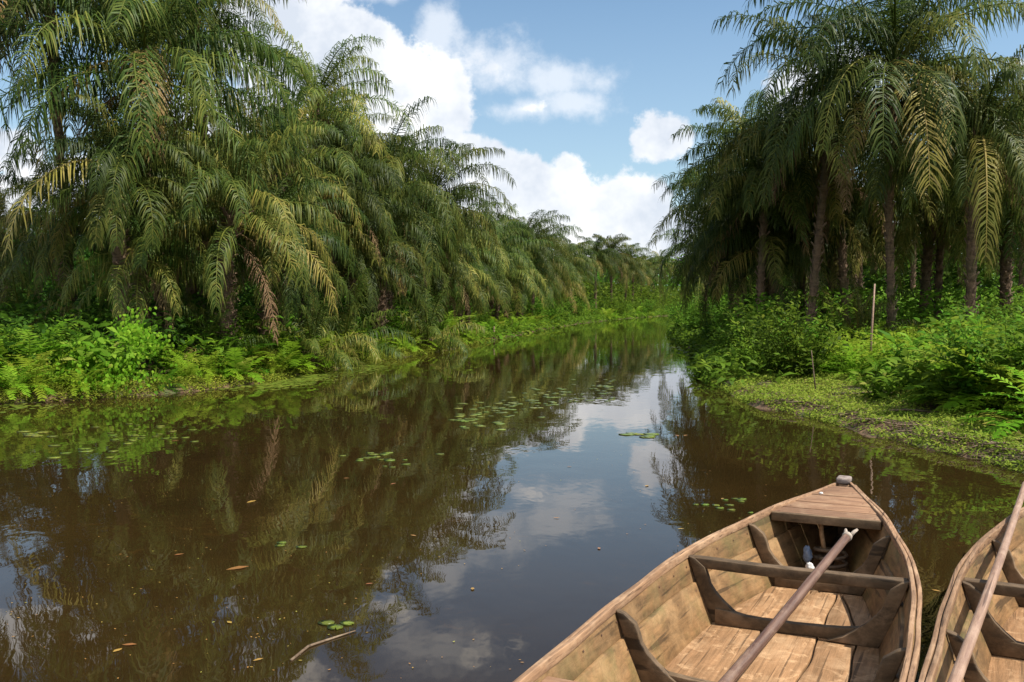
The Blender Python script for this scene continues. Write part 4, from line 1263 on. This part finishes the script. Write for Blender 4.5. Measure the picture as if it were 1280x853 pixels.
    for (px, py, rx, ry) in ((625, 82, 80, 50), (700, 95, 85, 34), (552, 46, 40, 60), (650, 133, 75, 22), (722, 128, 60, 30), (480, 0, 80, 22), (560, -60, 120, 50)):
        sx, sy = F / rx, F / ry
        mp = N.new('ShaderNodeMapping'); mp.inputs['Scale'].default_value = (sx, sy, 0)
        mp.inputs['Location'].default_value = (-(px - 640) / F * sx, -(378 - py) / F * sy, 0)
        L.new(mul.outputs[0], mp.inputs['Vector'])
        ln_ = N.new('ShaderNodeVectorMath'); ln_.operation = 'LENGTH'; L.new(mp.outputs[0], ln_.inputs[0])
        v = math_('SUBTRACT', 1.0, ln_.outputs['Value'])
        wacc = v if wacc is None else math_('SMOOTH_MAX', wacc, v, .15)
    wd = N.new('ShaderNodeMapRange'); wd.interpolation_type = 'SMOOTHSTEP'
    L.new(math_('ADD', wacc, math_('MULTIPLY_ADD', nzn.outputs['Fac'], 1.9, -1.02)), wd.inputs['Value'])
    wd.inputs['From Min'].default_value = 0; wd.inputs['From Max'].default_value = .8; wd.inputs['To Max'].default_value = .72
    skyc = mixc(N, L, math_('MULTIPLY', wd.outputs['Result'], mapr(N, L, sep.outputs['Y'], .1, .45)), skyc, (7.6, 8.0, 8.6))
    col = mixc(N, L, math_('MULTIPLY', cov.outputs['Result'], .96), skyc, cloud)
    L.new(col, bg.inputs['Color']); bg.inputs['Strength'].default_value = .085
    L.new(bg.outputs[0], out.inputs['Surface'])
    w.cycles.sampling_method = 'MANUAL'; w.cycles.sample_map_resolution = 512

    l = bpy.data.lights.new('sun', 'SUN'); l.energy = 5.0; l.angle = R(.6); l.color = (1, .94, .84)
    o = bpy.data.objects.new('sun', l); COL.objects.link(o)
    d = Vector((math.sin(SUN_AZ) * math.cos(SUN_EL), math.cos(SUN_AZ) * math.cos(SUN_EL), math.sin(SUN_EL)))
    o.rotation_euler = (-d).to_track_quat('-Z', 'Y').to_euler()
    o.location = (10, -5, 20)


def camera():
    c = bpy.data.cameras.new('camera'); c.lens = 35; c.sensor_width = 36; c.clip_end = 6000; c.clip_start = .05
    o = bpy.data.objects.new('camera', c); COL.objects.link(o)
    o.location = (0, 0, CAMZ)
    o.rotation_euler = (R(90) - math.atan((426.5 - 378) / F), 0, 0)
    SC.camera = o
    SC.view_settings.view_transform = 'Standard'; SC.view_settings.look = 'None'
    SC.view_settings.exposure = .58; SC.view_settings.gamma = 1
    SC.cycles.max_bounces = 6; SC.cycles.diffuse_bounces = 3; SC.cycles.glossy_bounces = 3; SC.cycles.transmission_bounces = 3
    SC.cycles.use_denoising = True


build_ground(); build_water()
palms()
YF = 'tallest right bank palm with a yellow frond hanging at its front'
special_frond(YF, 'yellow_frond', R(-97), L=4.9, e0=34, droop=120, n=52, leaf=1.05, sag=.8, tint=.84, tvar=.05, pw=.5, fwd=.5, plume=.1, wid=.034)
for lb, az, kw in (('tallest oil palm of the left bank, dark trunk wrapped in creepers at the water', -70, dict(L=4.2, e0=42, droop=128, n=50, leaf=.8, sag=1.2, tint=.93, pw=.6)),
                   ('tallest oil palm of the left bank, dark trunk wrapped in creepers at the water', -130, dict(L=4.0, e0=30, droop=118, n=50, leaf=.8, sag=1.4, tint=.75, pw=.6)),
                   ('tall palm reaching past the top left corner with fringed drooping fronds', -95, dict(L=4.6, e0=30, droop=118, n=50, leaf=.8, sag=2.0, tint=.95, pw=.6)),
                   ('short deep green palm in front of the tallest left bank palm', -125, dict(L=3.4, e0=40, droop=125, n=46, leaf=.7, sag=1.5, tint=.85, pw=.7)),
                   ('palm with pale hanging fronds over the left bank ferns', -60, dict(L=3.0, e0=30, droop=118, n=46, leaf=.6, sag=2.2, tint=.9, pw=.6)),
                   ('palm with olive hanging fronds near the right edge', -110, dict(L=4.4, e0=28, droop=116, n=52, leaf=.8, sag=2.2, tint=.68, pw=.6)),
                   ('palm with olive hanging fronds near the right edge', -65, dict(L=4.2, e0=35, droop=122, n=52, leaf=.8, sag=2.4, tint=.6, pw=.6)),
                   (YF, -140, dict(L=4.4, e0=35, droop=120, n=52, leaf=.8, sag=2.4, tint=.5, pw=.7))):
    special_frond(lb, 'tan_frond', R(az), tvar=.06, fwd=.4, plume=.25, wid=.032, **kw)
undergrowth(); stuffs(); creeper(); pads(); boats()
sky(); camera()
